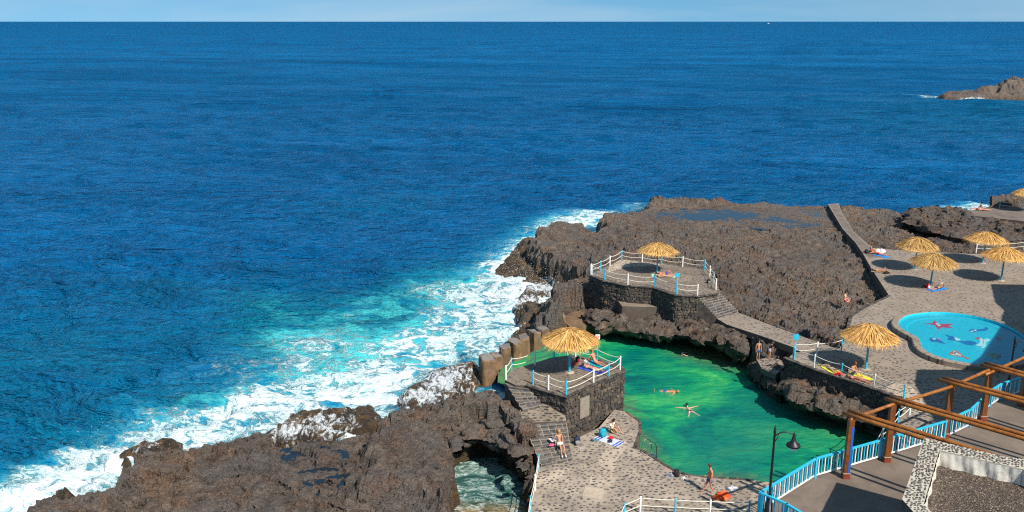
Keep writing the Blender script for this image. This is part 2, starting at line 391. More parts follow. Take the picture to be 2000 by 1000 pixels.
# rare whitecaps
wcn = m.noise(m.pos((.10, .35, 1), .15), 1, 8, .75, .4); c = m.mix(m.ramp(wcn, [(.765, 0.), (.79, .8)]), c, (.8, .86, .9))
w1 = m.noise(m.pos((.30, .85, 1), .18), 1, 7, .62, .35); w2 = m.noise(m.pos((1.3, 2.8, 1), .1), 1, 5, .65, .3); w3 = m.noise(m.pos((.07, .22, 1), .25), 1, 5, .6)
bh = m.math('ADD', m.math('MULTIPLY', w1, 1.0), m.math('ADD', m.math('MULTIPLY', w2, .34), m.math('MULTIPLY', w3, 2.2)))
w4 = m.noise(m.pos((.018, .08, 1), .2), 1, 12, .72, .2)
w5 = m.noise(m.pos((.10, .30, 1), .12), 1, 10, .68, .3)
w6 = m.noise(m.pos((.0011, .0045, 1), .1), 1, 10, .7, .2)
bh = m.math('ADD', bh, m.math('MULTIPLY', m.math('ADD', m.math('ADD', m.math('MULTIPLY', w4, 1.3), w5), m.math('MULTIPLY', w6, m.math('MULTIPLY', deepv, 5.0))), m.math('MULTIPLY', m.attr('ripple'), 1.0)))
ripple_tone = m.noise(m.pos((.004, .02, 1), .1), 1, 12, .74, .3); c = m.mix(1.0, c, m.mix(deepv, (1, 1, 1), m.ramp(ripple_tone, [(.38, .78), (.5, 1.), (.62, 1.25)])), 'MULTIPLY')  # light and dark of distant ripples painted into the water colour
bh = m.math('ADD', m.math('MULTIPLY', bh, m.math('SUBTRACT', 1.0, m.math('MULTIPLY', m.ramp(foam_a, [(.1, 0.), (.55, 1.)]), .80))), m.math('MULTIPLY', ff, .12))
rg = m.math('ADD', m.math('ADD', .17, m.math('MULTIPLY', deepv, .12)), m.math('MULTIPLY', ff, .5)); nrm = m.bump(bh, 1.7, 1.0)
df = m.n.new('ShaderNodeBsdfDiffuse'); gl = m.n.new('ShaderNodeBsdfGlossy'); fr = m.n.new('ShaderNodeFresnel'); fr.inputs[0].default_value = 1.33; mx = m.n.new('ShaderNodeMixShader')
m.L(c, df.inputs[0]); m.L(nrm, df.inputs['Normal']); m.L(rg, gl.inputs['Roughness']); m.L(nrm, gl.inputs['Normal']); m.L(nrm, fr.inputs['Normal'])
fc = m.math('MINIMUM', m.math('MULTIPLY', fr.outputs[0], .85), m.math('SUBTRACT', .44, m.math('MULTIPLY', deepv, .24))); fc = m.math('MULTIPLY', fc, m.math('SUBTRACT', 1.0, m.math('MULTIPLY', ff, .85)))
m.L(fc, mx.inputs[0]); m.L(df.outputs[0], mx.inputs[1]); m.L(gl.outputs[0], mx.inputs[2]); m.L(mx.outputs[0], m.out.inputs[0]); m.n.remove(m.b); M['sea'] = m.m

# natural pool water
m = NT('pool_water'); p = m.pos((1, 1.6, 1), .2); n = m.noise(m.pos((.16, .22, 1)), 1, 5, .6, .9); n2 = m.noise(m.pos((.5, .9, 1), .3), 1, 6, .65, 1.2)
c = m.ramp(m.math('ADD', m.math('MULTIPLY', n, .7), m.math('MULTIPLY', n2, .3)), [(.33, (.0, .075, .085)), (.43, (.0, .17, .115)), (.53, (.010, .29, .11)), (.66, (.07, .44, .12))])
c = m.mix(m.math('MULTIPLY', m.attr('dark'), .8), c, (.004, .13, .12))
sh = m.attr('shallow'); shn = m.noise(m.pos(), 1.6, 6, .7, .8)
c = m.mix(m.math('MULTIPLY', sh, m.ramp(shn, [(.3, .4), (.6, 1.)])), c, m.ramp(shn, [(.35, (.05, .07, .025)), (.55, (.17, .13, .05)), (.7, (.28, .22, .09))]))
rd = m.noise(m.pos((.9, 2.1, 1), .25), 1, 6, .6, .5)
M['pool'] = m.fin(c, .07, m.bump(rd, .22, .8), IOR=1.33)
m = NT('thin_clear_water'); m.n.remove(m.b)
tr = m.n.new('ShaderNodeBsdfTransparent'); tr.inputs[0].default_value = (.72, .93, .96, 1); gl = m.n.new('ShaderNodeBsdfGlossy'); gl.inputs['Roughness'].default_value = .03
fr = m.n.new('ShaderNodeFresnel'); fr.inputs[0].default_value = 1.33; mx = m.n.new('ShaderNodeMixShader')
nn = m.bump(m.noise(m.pos(), 3, 3), .02); m.L(nn, gl.inputs['Normal']); m.L(nn, fr.inputs['Normal'])
m.L(fr.outputs[0], mx.inputs[0]); m.L(tr.outputs[0], mx.inputs[1]); m.L(gl.outputs[0], mx.inputs[2]); m.L(mx.outputs[0], m.out.inputs[0]); M['clear'] = m.m
m = NT('puddle_water'); M['puddle'] = m.fin((.010, .022, .035), .06, m.bump(m.noise(m.pos(), 2.5, 3), .006), IOR=1.33, Specular_IOR_Level=.9)

# ------------------------------------------------------------------ the outlines of the decks (levels in metres)
ZL, ZT, ZU, ZP, ZR, ZB = 1.7, 4.1, 5.0, 3.9, 7.0, 11.0
D_LOW = PP([(1056, 905), (1100, 870), (1170, 835), (1200, 800), (1222, 804), (1238, 815), (1250, 824), (1251, 842), (1240, 872), (1260, 884), (1298, 908), (1315, 918), (1335, 926), (1372, 931), (1470, 938), (1530, 945), (1640, 1100), (1010, 1100), (1024, 1050), (1034, 1000), (1044, 945), (1050, 895)], ZL)
D_TER = PP([(986, 742), (999, 722), (1040, 710), (1078, 698), (1122, 693), (1168, 703), (1213, 717), (1219, 725), (1160, 751), (1106, 775), (1070, 765), (1030, 753), (1006, 752)], ZT)
D_UP = PP([(1151, 537), (1170, 528), (1190, 518), (1212, 506), (1255, 510), (1335, 519), (1379, 526), (1396, 550), (1407, 568), (1400, 574), (1364, 579), (1320, 577), (1277, 562), (1225, 558), (1180, 549)], ZU)
PATH_LO = [P(1400, 622, 3.2), P(1420, 634, 3.2), P(1484, 655, 3.3), P(1546, 677, 3.6), P(1600, 699, ZP - .02)]
PATH_UP = [P(1441, 610, 3.2), P(1460, 617, 3.2), P(1505, 635, 3.3), P(1560, 655, 3.6), P(1655, 688, ZP - .02)]
D_PATH = PATH_LO + PATH_UP[::-1]
D_PLA = PP([(1538, 701), (1552, 687), (1605, 690), (1640, 680), (1655, 655), (1657, 636), (1662, 618), (1688, 601), (1737, 578), (1703, 526), (1684, 493), (1671, 474), (1646, 447), (1617, 399), (1638, 397), (1644, 415), (1668, 453), (1703, 484), (1746, 488), (1838, 493), (1903, 496), (2150, 488), (2250, 960), (1765, 880), (1748, 838), (1765, 800), (1758, 777), (1740, 771), (1660, 743), (1600, 725)], ZP)
D_FAR = PP([(1893, 411), (1928, 406), (2150, 401), (2150, 445), (2000, 432), (1905, 422)], 3.9)
D_LEDGE = PP([(1478, 702), (1500, 699), (1526, 702), (1532, 716), (1515, 732), (1488, 720)], 2.25)
PROM_FAR = [(1477, 999), (1530, 962), (1585, 931), (1650, 911), (1714, 893), (1760, 878), (1800, 867), (1836, 856), (1886, 832), (1927, 793), (1948, 779), (1990, 765), (2060, 748)]
D_PROM = PP(PROM_FAR + [(2250, 760), (2900, 1300), (1720, 1250), (1590, 1068), (1530, 1030)], ZR)
D_SLAB = PP([(1090, 622), (1125, 607), (1150, 609), (1178, 619), (1182, 627), (1118, 641)], 1.5)

# ------------------------------------------------------------------ terrain
MAIN = [(1037, 449), (1060, 440), (1100, 434), (1132, 435), (1150, 442), (1167, 448), (1177, 440), (1182, 424), (1195, 413), (1230, 410), (1250, 406), (1264, 402), (1266, 393), (1305, 388), (1345, 390), (1397, 392), (1450, 395), (1530, 397), (1617, 400), (1740, 404), (1762, 408), (1780, 420), (2100, 440), (2100, 500), (1700, 500), (1740, 578), (1690, 602), (1670, 660), (1640, 690), (1550, 666), (1484, 648), (1420, 628), (1395, 606), (1400, 565), (1200, 530), (1150, 522), (1100, 497), (1055, 478), (1040, 462)]
E_OUT = [(45, 1010), (105, 984), (159, 976), (186, 964), (228, 949), (231, 936), (258, 934), (261, 916), (279, 895), (318, 877), (354, 862), (420, 847), (468, 836), (510, 840), (518, 856), (560, 862), (650, 852), (710, 838), (742, 829), (746, 816), (758, 812), (854, 798), (862, 775), (890, 760), (911, 743), (935, 739), (977, 740), (990, 760), (1022, 815), (1045, 892), (1038, 940), (1028, 1010), (1020, 1150), (-80, 1150)]
POOL = [(1148, 652), (1180, 634), (1212, 638), (1254, 640), (1284, 644), (1310, 652), (1330, 668), (1370, 664), (1400, 675), (1450, 702), (1462, 732), (1484, 744), (1506, 770), (1540, 790), (1590, 812), (1647, 835), (1690, 840), (1745, 855), (1760, 900), (1600, 970), (1478, 970), (1470, 941), (1370, 934), (1332, 929), (1298, 912), (1268, 890), (1250, 850), (1240, 815), (1217, 800), (1215, 770), (1130, 750), (1000, 750), (984, 742), (990, 722), (1050, 690), (1100, 668)]
CAVE = [(888, 862), (905, 838), (935, 826), (975, 834), (1003, 872), (1020, 925), (1023, 967), (1003, 992), (962, 1030), (892, 1030), (882, 975), (890, 940), (893, 892)]
# outline, level it was read at, level, width of the slope, roughness
LAND = [
    (MAIN, 3.6, 3.5, 2.4, 1.0),
    ([(1084, 562), (1100, 546), (1140, 535), (1160, 525), (1400, 560), (1402, 600), (1410, 628), (1340, 640), (1300, 628), (1250, 610), (1200, 602), (1150, 598), (1100, 612), (1070, 610), (1066, 595), (1078, 575)], 3.0, 3.3, 3.2, 1.0),
    ([(1075, 600), (1100, 612), (1190, 610), (1290, 628), (1330, 655), (1300, 644), (1254, 632), (1200, 628), (1170, 634), (1110, 650), (1075, 650), (1060, 640), (1066, 610)], 1.0, .95, 1.6, .8),
    ([(1030, 590), (1060, 580), (1075, 610), (1090, 640), (1050, 662), (990, 690), (965, 690), (1000, 662), (1020, 640)], .7, .75, 1.8, .9),
    ([(1400, 618), (1484, 655), (1540, 674), (1548, 700), (1530, 694), (1500, 682), (1470, 672), (1440, 658), (1400, 642), (1340, 636)], 3.0, 2.9, 1.0, .9),
    ([(1468, 700), (1500, 692), (1542, 696), (1542, 724), (1524, 746), (1500, 738), (1474, 724)], 2.1, 2.0, .9, .5),
    ([(1536, 712), (1600, 742), (1660, 762), (1740, 788), (1800, 800), (1800, 860), (1700, 845), (1648, 806), (1590, 782), (1540, 757), (1512, 738)], 2.7, 2.6, .9, .7),
    (E_OUT, 2.6, 2.5, 1.8, .55),
    ([(30, 1015), (60, 997), (105, 981), (160, 974), (188, 962), (230, 946), (262, 913), (282, 893), (330, 871), (400, 900), (300, 1000), (250, 1150), (-60, 1150)], 2.3, 2.3, .55, .45),
    ([(690, 850), (760, 820), (860, 805), (900, 775), (935, 750), (975, 750), (1005, 800), (1030, 870), (1035, 930), (1000, 870), (930, 830), (880, 860), (880, 960), (800, 940), (700, 930)], 3.4, 3.3, 5.0, .8),
    ([(528, 838), (560, 815), (600, 802), (650, 799), (720, 799), (742, 808), (743, 828), (700, 850), (560, 862)], .4, .36, 2.6, .9),
    ([(800, 748), (845, 722), (900, 707), (925, 702), (932, 730), (900, 755), (862, 788), (800, 800), (792, 778)], .35, .30, 2.8, 1.0),
    ([(248, 880), (290, 866), (325, 862), (330, 872), (290, 888), (255, 893)], .4, .5, 1.2, .9),
    ([(116, 968), (128, 964), (136, 970), (126, 977)], .6, 1.1, .8, .6),
    ([(1034, 524), (1100, 538), (1092, 556), (1062, 575), (1050, 600), (1030, 620), (1018, 600), (1028, 560)], .3, .35, 1.5, 1.0),
    ([(982, 514), (1000, 494), (1030, 470), (1045, 480), (1100, 520), (1110, 538), (1060, 530), (1020, 525)], .6, .9, 2.2, 1.0),
    ([(1890, 412), (1930, 404), (2120, 398), (2150, 445), (2000, 436), (1905, 424)], 3.8, 3.7, 1.5, .5),
    ([(1930, 395), (1942, 387), (1962, 381), (2000, 377), (2120, 371), (2120, 388), (1950, 391)], 4.9, 5.3, 1.2, 1.0),
    ([(1775, 409), (1800, 406), (1850, 405), (1893, 411), (1910, 424), (2000, 436), (2120, 444), (2120, 452), (2000, 446), (1900, 440), (1850, 434), (1800, 424)], 4.7, 4.5, 1.2, .8),
]
WASH = [(640, 830, 5, .8), (570, 840, 4, .9), (700, 825, 4, .5), (860, 740, 5, 1.0), (820, 770, 4, 1.), (900, 720, 4, .8), (1060, 560, 5, 1.), (1035, 590, 5, 1.), (1090, 543, 4, .9), (1020, 640, 4, .8), (985, 680, 3.5, .9), (290, 875, 3, .6)]
def build_height(X, Y, want_attr=True):
    H = np.full(X.shape, -3.0); R = np.full(X.shape, .5); LIFT = np.full(X.shape, -3.0)
    nz = fbm(X * .35, Y * .35, o=5, s=5)
    nz2 = fbm(X * 1.3, Y * 1.3, o=3, s=9)
    for pts, zp, lev, wd, rg in LAND:
        pl = PP(pts, zp)
        xs = [q[0] for q in pl]; ys = [q[1] for q in pl]; mg = wd + 3
        msk = (X > min(xs) - mg) & (X < max(xs) + mg) & (Y > min(ys) - mg) & (Y < max(ys) + mg)
        if not msk.any(): continue
        d = sdf(X[msk], Y[msk], pl) + nz[msk] * min(1.6, wd) * .65 + nz2[msk] * .25
        t = np.clip((d + wd * .25 - .35) / wd, 0, 1); s = t * t * (3 - 2 * t) * .45 + t * .55
        hh = lev * (1 - s) - 3.0 * s
        cur = H[msk]; up = hh > cur
        H[msk] = np.where(up, hh, cur); R[msk] = np.where(up, rg, R[msk])
    inl = sm((H + .5) / 2.0)
    # structure of the lava: big blocks, clinker and cracks
    wx = X + fbm(X * .5, Y * .5, o=3, s=21) * 1.2; wy = Y + fbm(X * .5, Y * .5, o=3, s=31) * 1.2
    a1, a2, aid = worley(wx * .42, wy * .42, 3)
    b1, b2, bid = worley(wx * 1.25, wy * 1.25, 4)
    c1, c2, cid = worley(X * 3.0, Y * 3.0, 8)
    det = (aid - .5) * .75 - .5 * np.exp(-((a2 - a1) / .07) ** 2) + (bid - .5) * .36 - .2 * np.exp(-((b2 - b1) / .09) ** 2)
    det += fbm(X * .16, Y * .16, o=4, s=40) * .8
    clk = (.5 - np.sqrt(c1)) * .26 + (cid - .5) * .24 + (bid - .5) * .22 - .22 * np.exp(-((b2 - b1) / .08) ** 2)
    ridg = (1 - np.abs(fbm(X * .7, Y * .7, o=5, s=50)) * 3.0) * .30
    det2 = (aid - .5) * .35 - .35 * np.exp(-((a2 - a1) / .06) ** 2) + clk + ridg + fbm(X * .16, Y * .16, o=4, s=40) * .7
    # smoother pahoehoe left, clinker right
    mixr = sm((R - .5) / .45)
    # the wave-cut flat with tide pools on the far edge of the plateau
    fl = sdf(X, Y, PP([(1235, 412), (1290, 398), (1450, 398), (1608, 402), (1640, 440), (1560, 446), (1480, 440), (1420, 432), (1330, 430), (1240, 432)], 3.5))
    flf = sm((1.5 - fl) / 3.0)
    lg = fbm(X * .13 + 5, Y * .13, o=4, s=44) * 5; fr_ = lg - np.floor(lg); led = (np.floor(lg) + sm((fr_ - .35) / .22)) * .24
    calm = .45 + .55 * sm(.5 + 1.8 * fbm(X * .1, Y * .1 + 7, o=3, s=46))
    D = det * (1 - mixr) * .70 + det2 * mixr * .64 * calm + led * (1 - flf)
    D = D * (1 - flf * .75) - flf * .30
    # hollow with puddles in the left massif
    ho = sdf(X, Y, PP([(545, 868), (620, 860), (690, 880), (700, 930), (660, 985), (560, 985), (530, 940)], 2.2)); hof = sm((1.2 - ho) / 2.0)
    D = D - hof * .45
    H = H + D * inl
    # carved basins
    def carve(pts, zp, floor, k, nzm=.35):
        nonlocal H
        d = sdf(X, Y, PP(pts, zp)) + nz2 * nzm + nz * .25
        H = np.where(d < 3, np.minimum(H, floor + np.maximum(d, 0) * k + np.maximum(d - .35, 0) * k * 1.5), H)
    carve(POOL, .3, -1.0, 4.5)
    carve(CAVE, 2.8, -1.2, 6)
    # never through the paving
    for pl, z in ((D_LOW, ZL), (D_TER, ZT), (D_UP, ZU), (D_PATH, 3.25), (D_PLA, ZP), (D_FAR, 3.9), (D_LEDGE, 2.25), (D_PROM, ZR), (D_SLAB, 1.5)):
        xs = [q[0] for q in pl]; ys = [q[1] for q in pl]
        msk = (X > min(xs) - 1) & (X < max(xs) + 1) & (Y > min(ys) - 1) & (Y < max(ys) + 1)
        if not msk.any(): continue
        d = sdf(X[msk], Y[msk], pl)
        H[msk] = np.where(d < .25, np.minimum(H[msk], z - .35), np.where(d < .8, np.minimum(H[msk], z + .1), H[msk]))
    wash = np.zeros(X.shape)
    for px, py, r, i in WASH:
        q = P(px, py, .3); wash = np.maximum(wash, i * np.exp(-((X - q.x) ** 2 + (Y - q.y) ** 2) / (r * r * .6)))
    wash = wash * sm((1.6 - H) / 1.2)
    seas = np.clip(sm((6 - np.abs(sdf(X, Y, PP(POOL, .3)))) / 5) * .75 + sm((14 - X + (Y - 60) * .22) / 6), 0, 1)
    return H, wash, seas
def normals(X, Y, Z):
    def g(A): return np.gradient(A, axis=1), np.gradient(A, axis=0)
    xu, xv = g(X); yu, yv = g(Y); zu, zv = g(Z)
    nx = yu * zv - zu * yv; ny = zu * xv - xu * zv; n_z = xu * yv - yu * xv
    l = np.sqrt(nx * nx + ny * ny + n_z * n_z) + 1e-9
    s = np.where(n_z < 0, -1, 1)
    return nx / l * s, ny / l * s, n_z / l * s
def terrain(name, xs, ys, label=None):
    X, Y = np.meshgrid(xs, ys)
    H, wash, seas = build_height(X, Y)
    nx, ny, nzv = normals(X, Y, H)
    steep = sm((.85 - nzv) / .5)
    # craggy faces: push the slope along its normal with 3-D noise, and lean the tops out over the feet
    d = fbm(X * .9, Y * .9, H * .7, o=4, s=70) * .55 + (np.abs(fbm(X * 2.2, Y * 2.2, H * 1.6, o=3, s=80)) - .2) * .35
    lim = sm((H + 1.5) / 1.5)
    d = d * (steep * lim)
    X2 = X + nx * d; Y2 = Y + ny * d; Z2 = H + nzv * d
    micro = fbm(X * 5, Y * 5, H * 4, o=3, s=90) * .07; Z2 += micro * lim
    keep = (np.maximum.reduce([H[:-1, :-1], H[1:, :-1], H[:-1, 1:], H[1:, 1:]]) > -.9)
    me, used = grid_mesh(name, X2, Y2, Z2, keep, False)
    attr(me, 'wash', wash.ravel()[used]); attr(me, 'seaside', seas.ravel()[used])
    return link(name, me, M['rock'])
def spaced(a, b, s0, s1):
    out = [a]
    while out[-1] < b: out.append(out[-1] + s0 + (s1 - s0) * (out[-1] - a) / (b - a))
    return np.array(out)
t = terrain('rocky_shore', np.arange(-34, 88, .15), spaced(37, 142, .085, .30)); tag(t, kind='structure')

def rock_slab(name, pts, zp, ztop, thick, seed=0, res=.16, edge=.9):
    "a lip of rock that hangs out over what lies below"
    pl = PP(pts, zp); xs = [q[0] for q in pl]; ys = [q[1] for q in pl]
    X, Y = np.meshgrid(np.arange(min(xs) - 1, max(xs) + 1, res), np.arange(min(ys) - 1, max(ys) + 1, res))
    d = sdf(X, Y, pl) + fbm(X * .8, Y * .8, o=4, s=seed) * .7
    e = np.sqrt(np.clip(-d / edge, 0, 1))
    top = ztop - thick * .45 * (1 - e) + fbm(X * .9, Y * .9, o=5, s=seed + 3) * .5 * e
    bot = ztop - thick * .45 - thick * .55 * e + (fbm(X * 1.1, Y * 1.1, o=5, s=seed + 6)) * .7 * e
    b1, b2, bid = worley(X * 1.1, Y * 1.1, seed); top += ((bid - .5) * .3 - .18 * np.exp(-((b2 - b1) / .09) ** 2)) * e
    bot = np.minimum(bot, top)
    keep = ((d[:-1, :-1] < .05) | (d[1:, :-1] < .05) | (d[:-1, 1:] < .05) | (d[1:, 1:] < .05))
    nm = fbm(X * 3, Y * 3, o=4, s=seed + 9) * .26; e1, e2, eid = worley(X * 2.6, Y * 2.6, seed + 2); nm += (eid - .5) * .18 - .12 * np.exp(-((e2 - e1) / .1) ** 2)
    top = top + nm * e; bot = bot + nm * e * .6
    def sh(Z): return X + fbm(X * 1.1, Y * 1.1, Z * 1.9, o=4, s=seed + 12) * .75, Y + fbm(X * 1.1 + 40, Y * 1.1, Z * 1.9, o=4, s=seed + 14) * .75
    a, u = grid_mesh(name, *sh(top), top, keep); b, u2 = grid_mesh(name, *sh(bot), bot, keep)
    bm = bmesh.new(); bm.from_mesh(a); bm.from_mesh(b); me = bpy.data.meshes.new(name); bm.to_mesh(me); bm.free()
    attr(me, 'wash', np.zeros(len(me.vertices))); attr(me, 'seaside', np.full(len(me.vertices), .5))
    return tag(link(name, me, M['rock']), kind='structure')
rock_slab('rock_arch', [(868, 862), (880, 835), (905, 812), (945, 800), (992, 812), (1015, 850), (1030, 905), (1028, 925), (1012, 905), (995, 878), (968, 858), (932, 849), (911, 855), (892, 872)], 2.9, 3.15, 1.1, 11)
rock_slab('rock_overhang', [(1770, 410), (1800, 406), (1850, 405), (1895, 412), (1910, 426), (2000, 438), (2130, 446), (2130, 474), (2000, 462), (1930, 462), (1880, 460), (1830, 448), (1790, 436), (1760, 428)], 4.6, 4.9, 1.5, 23, .22, 1.2)
rock_slab('pool_overhang', [(1330, 612), (1398, 626), (1440, 644), (1474, 658), (1464, 674), (1440, 668), (1415, 658), (1380, 650), (1335, 638)], 2.9, 3.0, 1.7, 37)
rock_slab('pool_overhang', [(1540, 730), (1600, 745), (1660, 765), (1740, 790), (1745, 812), (1690, 806), (1640, 795), (1590, 778), (1540, 757), (1512, 742)], 2.6, 2.7, 1.5, 41)
rock_slab('pool_overhang', [(1140, 606), (1200, 598), (1300, 606), (1345, 634), (1315, 648), (1270, 640), (1210, 632), (1165, 632)], 2.3, 2.5, 1.6, 47)

# far headland on the right
def headland():
    xs = np.arange(150, 300, .55); ys = np.arange(285, 480, .7); X, Y = np.meshgrid(xs, ys)
    a = P(1828, 187, 0); H = np.full(X.shape, -3.)
    for pts, zp, lev, wd in (([(1826, 184), (1850, 181), (1900, 178), (2000, 170), (2200, 150), (2400, 185), (2000, 187), (1900, 189), (1840, 189)], 1.5, 2.0, 5),
                             ([(1900, 178), (1930, 172), (1960, 168), (2000, 166), (2300, 150), (2400, 172), (2000, 175), (1930, 179)], 3, 4.2, 10),
                             ([(1940, 164), (1965, 160), (2000, 160), (2200, 150), (2300, 163), (2000, 166), (1955, 168)], 5, 6.6, 10)):
        d = sdf(X, Y, PP(pts, zp)) + fbm(X * .12, Y * .12, o=4, s=4) * 3.0
        s = sm((d + wd * .4) / wd); H = np.maximum(H, lev * (1 - s) - 3 * s)
    H += (fbm(X * .2, Y * .2, o=6, s=13) * 1.6 + (1 - 3 * np.abs(fbm(X * .35, Y * .12, o=4, s=15))) * .8) * sm((H + .5) / 5)
    keep = np.maximum(H[:-1, :-1], H[1:, 1:]) > -1.5
    me, u = grid_mesh('rocky_headland', X, Y, H, keep, False); q = P(1870, 186, 1)
    wa = .9 * np.exp(-((X - q.x) / 8) ** 2) * sm((2.2 - H) / 1.6); attr(me, 'wash', (wa * 1.1).ravel()[u]); attr(me, 'seaside', np.full(u.sum(), 1.))
    return tag(link('rocky_headland', me, M['rock']), kind='structure')
headland()

# ------------------------------------------------------------------ sea
def sea():
    D0 = 29.0
    ang = np.concatenate([np.linspace(math.radians(40), math.radians(33), 12, endpoint=False), np.linspace(math.radians(33), math.radians(2.2), 640, endpoint=False)])
    ys = D0 / np.tan(ang); ys = np.concatenate([ys, np.geomspace(ys[-1] * 1.01, 45000, 60)])
    az = np.concatenate([[-4, -2.5, -1.5, -1.0, -.8], np.linspace(-.66, .66, 760), [.8, 1.0, 1.5, 2.5, 4]])
    A, Y = np.meshgrid(az, ys); X = A * Y
    dist = Y; sp = dist * dist / D0 * .00095 + dist * .0009; sx = dist * .00175
    Z = np.zeros(X.shape)
    r = random.Random(5)
    wx = X + fbm(X * .03, Y * .03, o=3, s=2) * 6; wy = Y + fbm(X * .03 + 9, Y * .03, o=3, s=6) * 6
    for k in range(72):
        lam = .55 * (14 / .55) ** ((k + r.random()) / 72); th = math.radians(-105 + r.gauss(0, 22)); ph = r.random() * 6.28
        kx, ky = math.cos(th) * 2 * math.pi / lam, math.sin(th) * 2 * math.pi / lam
        amp = .0235 * lam ** .62; fade = np.clip((lam / (np.maximum(sp, sx) * 2.0)) - .5, 0, 1)
        s = np.sin(wx * kx + wy * ky + ph); Z += amp * fade * (s - .35 * (1 - s * s))
    for k in range(34):
        lam = 12 * (190 / 12) ** ((k + r.random()) / 34); th = math.radians(-100 + r.gauss(0, 18)); ph = r.random() * 6.28
        kx, ky = math.cos(th) * 2 * math.pi / lam, math.sin(th) * 2 * math.pi / lam
        s = np.sin(wx * kx + wy * ky + ph); Z += .0030 * lam * sm((Y - 100) / 260) * np.clip(lam / (sp * 2) - .5, 0, 1) * np.exp(-(Y / 9000) ** 2) * (s - .35 * (1 - s * s))
    grp = .75 + .5 * sm(fbm(X * .02, Y * .05, o=3, s=77) + .5); Z *= grp
    # breakers and the attributes of colour
    land = np.full(X.shape, 99.)
    near = (Y < 150) & (X > -60) & (X < 95)
    for pts, zp, lev, wd, rg in LAND:
        if lev > .3: land[near] = np.minimum(land[near], sdf(X[near], Y[near], PP(pts, min(zp, 1.0))))
    foam = .8 * np.exp(-(np.maximum(land, 0) / 2.0) ** 2) * sm((128 - Y) / 14) * np.where(Y > 100, sm((34 - X) / 12) * .8 + .2, 1)
    BL = [(0, 965, 4, .95), (60, 945, 4.5, 1), (130, 925, 4.5, 1), (200, 890, 4.5, 1), (270, 855, 4, .95), (330, 842, 4, .9), (400, 822, 4, .95), (470, 800, 4, .95), (540, 782, 4.5, .9), (620, 760, 5, .95), (700, 762, 6, 1), (760, 745, 6, .9), (820, 700, 6, .9), (870, 670, 6, .85), (920, 645, 6, .95), (965, 605, 7, .95), (1000, 560, 7, 1), (1015, 540, 6, 1), (1005, 512, 6, .9), (950, 535, 7, .75), (900, 575, 6, .72), (860, 610, 6, .6), (1110, 427, 7, 1), (1150, 423, 8, 1), (1185, 413, 5, .8), (1240, 399, 5, .7), (1275, 391, 4, .6), (1060, 436, 5, .7), (0, 1000, 5, .9), (40, 990, 4, 1),
          (500, 745, 6, .62), (600, 700, 6, .6), (300, 800, 5, .5), (560, 650, 6, .45), (700, 605, 6, .42), (850, 545, 6, .55), (440, 690, 6, .36), (640, 655, 5, .55), (420, 600, 8, .30), (350, 720, 6, .30), (180, 830, 5, .35), (560, 560, 7, .28), (760, 560, 7, .38), (1000, 470, 6, .5), (960, 490, 6, .4), (1030, 455, 5, .5), (720, 680, 6, .6), (790, 650, 5, .62),
          (1800, 186, 9, .9), (1830, 190, 8, .9), (1870, 191, 8, .9), (1910, 191, 8, .7), (1960, 190, 8, .55), (1870, 403, 4, .9), (1895, 402, 4, .9), (1915, 400, 4, 1), (1840, 404, 3, .7), (1930, 398, 3, .9), (940, 905, 2.2, .40), (965, 935, 2.5, .36), (905, 885, 2, .3)]
    TQ = [(620, 640, 9, 1.0), (700, 640, 9, 1.0), (640, 690, 8, .9), (780, 600, 8, .85), (830, 565, 8, .85), (560, 600, 9, .75), (500, 620, 9, .7), (470, 560, 9, .45), (350, 790, 5, .95), (420, 760, 6, .7), (900, 545, 9, .8), (740, 575, 7, .9), (300, 560, 8, .4), (690, 400, 14, .16), (800, 385, 14, .16), (200, 700, 9, .25), (560, 720, 8, .9), (760, 690, 9, .9), (870, 640, 9, .9), (60, 980, 6, .7), (20, 950, 6, .6), (1110, 430, 9, .8), (940, 520, 12, .6), (1040, 450, 9, .5), (1500, 370, 14, .25), (1900, 215, 45, .34), (1750, 230, 40, .22), (1960, 200, 20, .5), (1650, 120, 60, .1), (950, 920, 5, .25), (0, 620, 12, .3), (120, 560, 10, .2)]
    def field(L, SCI=1.0, SR=1.0):
        f = np.zeros(X.shape)
        for px, py, rr_, i in L:
            rr_ = rr_ * SR; q = P(px, py, 0); m_ = (np.abs(X - q.x) < rr_ * 2.5) & (np.abs(Y - q.y) < rr_ * 4)
            f[m_] = 1 - (1 - f[m_]) * (1 - SCI * i * np.exp(-((X[m_] - q.x) ** 2 + ((Y[m_] - q.y) * (.8 if q.y < 200 else .5)) ** 2) / (rr_ * rr_ * .8)))
        return f
    fb = field(BL, .56, .72); foam = 1 - (1 - foam) * (1 - fb); tq = np.clip(field(TQ, .46, .80) + foam * .30, 0, 1)
    tq = np.maximum(tq, .33 * sm((118 - Y) / 60))
    lumps = fbm(X * .8, Y * .8, o=4, s=60)
    Z += foam * (lumps * .28 + .12) * (Y < 160)
    bx = X + fbm(X * .12, Y * .12, o=3, s=66) * 5
    Z += .55 * np.exp(-(((Y - (70.5 + (bx + 20) * .32)) / 2.0) ** 2)) * np.exp(-((X + 15) / 9) ** 2) + .55 * np.exp(-(((Y - (85 + (bx + 8) * .25)) / 2.4) ** 2)) * np.exp(-((X + 9) / 9) ** 2)
    cv = sdf(X, Y, PP(CAVE, 2.8)); Z = np.where(cv < 3, Z * .25 , Z); cave_foam = .55 * sm(.5 + 1.6 * fbm(X * .35, Y * .5, o=3, s=99)); foam = np.where(cv < 2.0, cave_foam, foam); tq = np.where(cv < 2, .18, tq)
    hid = np.full(X.shape, 9.)
    hid[near] = np.minimum(sdf(X[near], Y[near], PP(MAIN, 3)), sdf(X[near], Y[near], PP(E_OUT, 2))); hid = np.where(cv < 5, 9, hid)
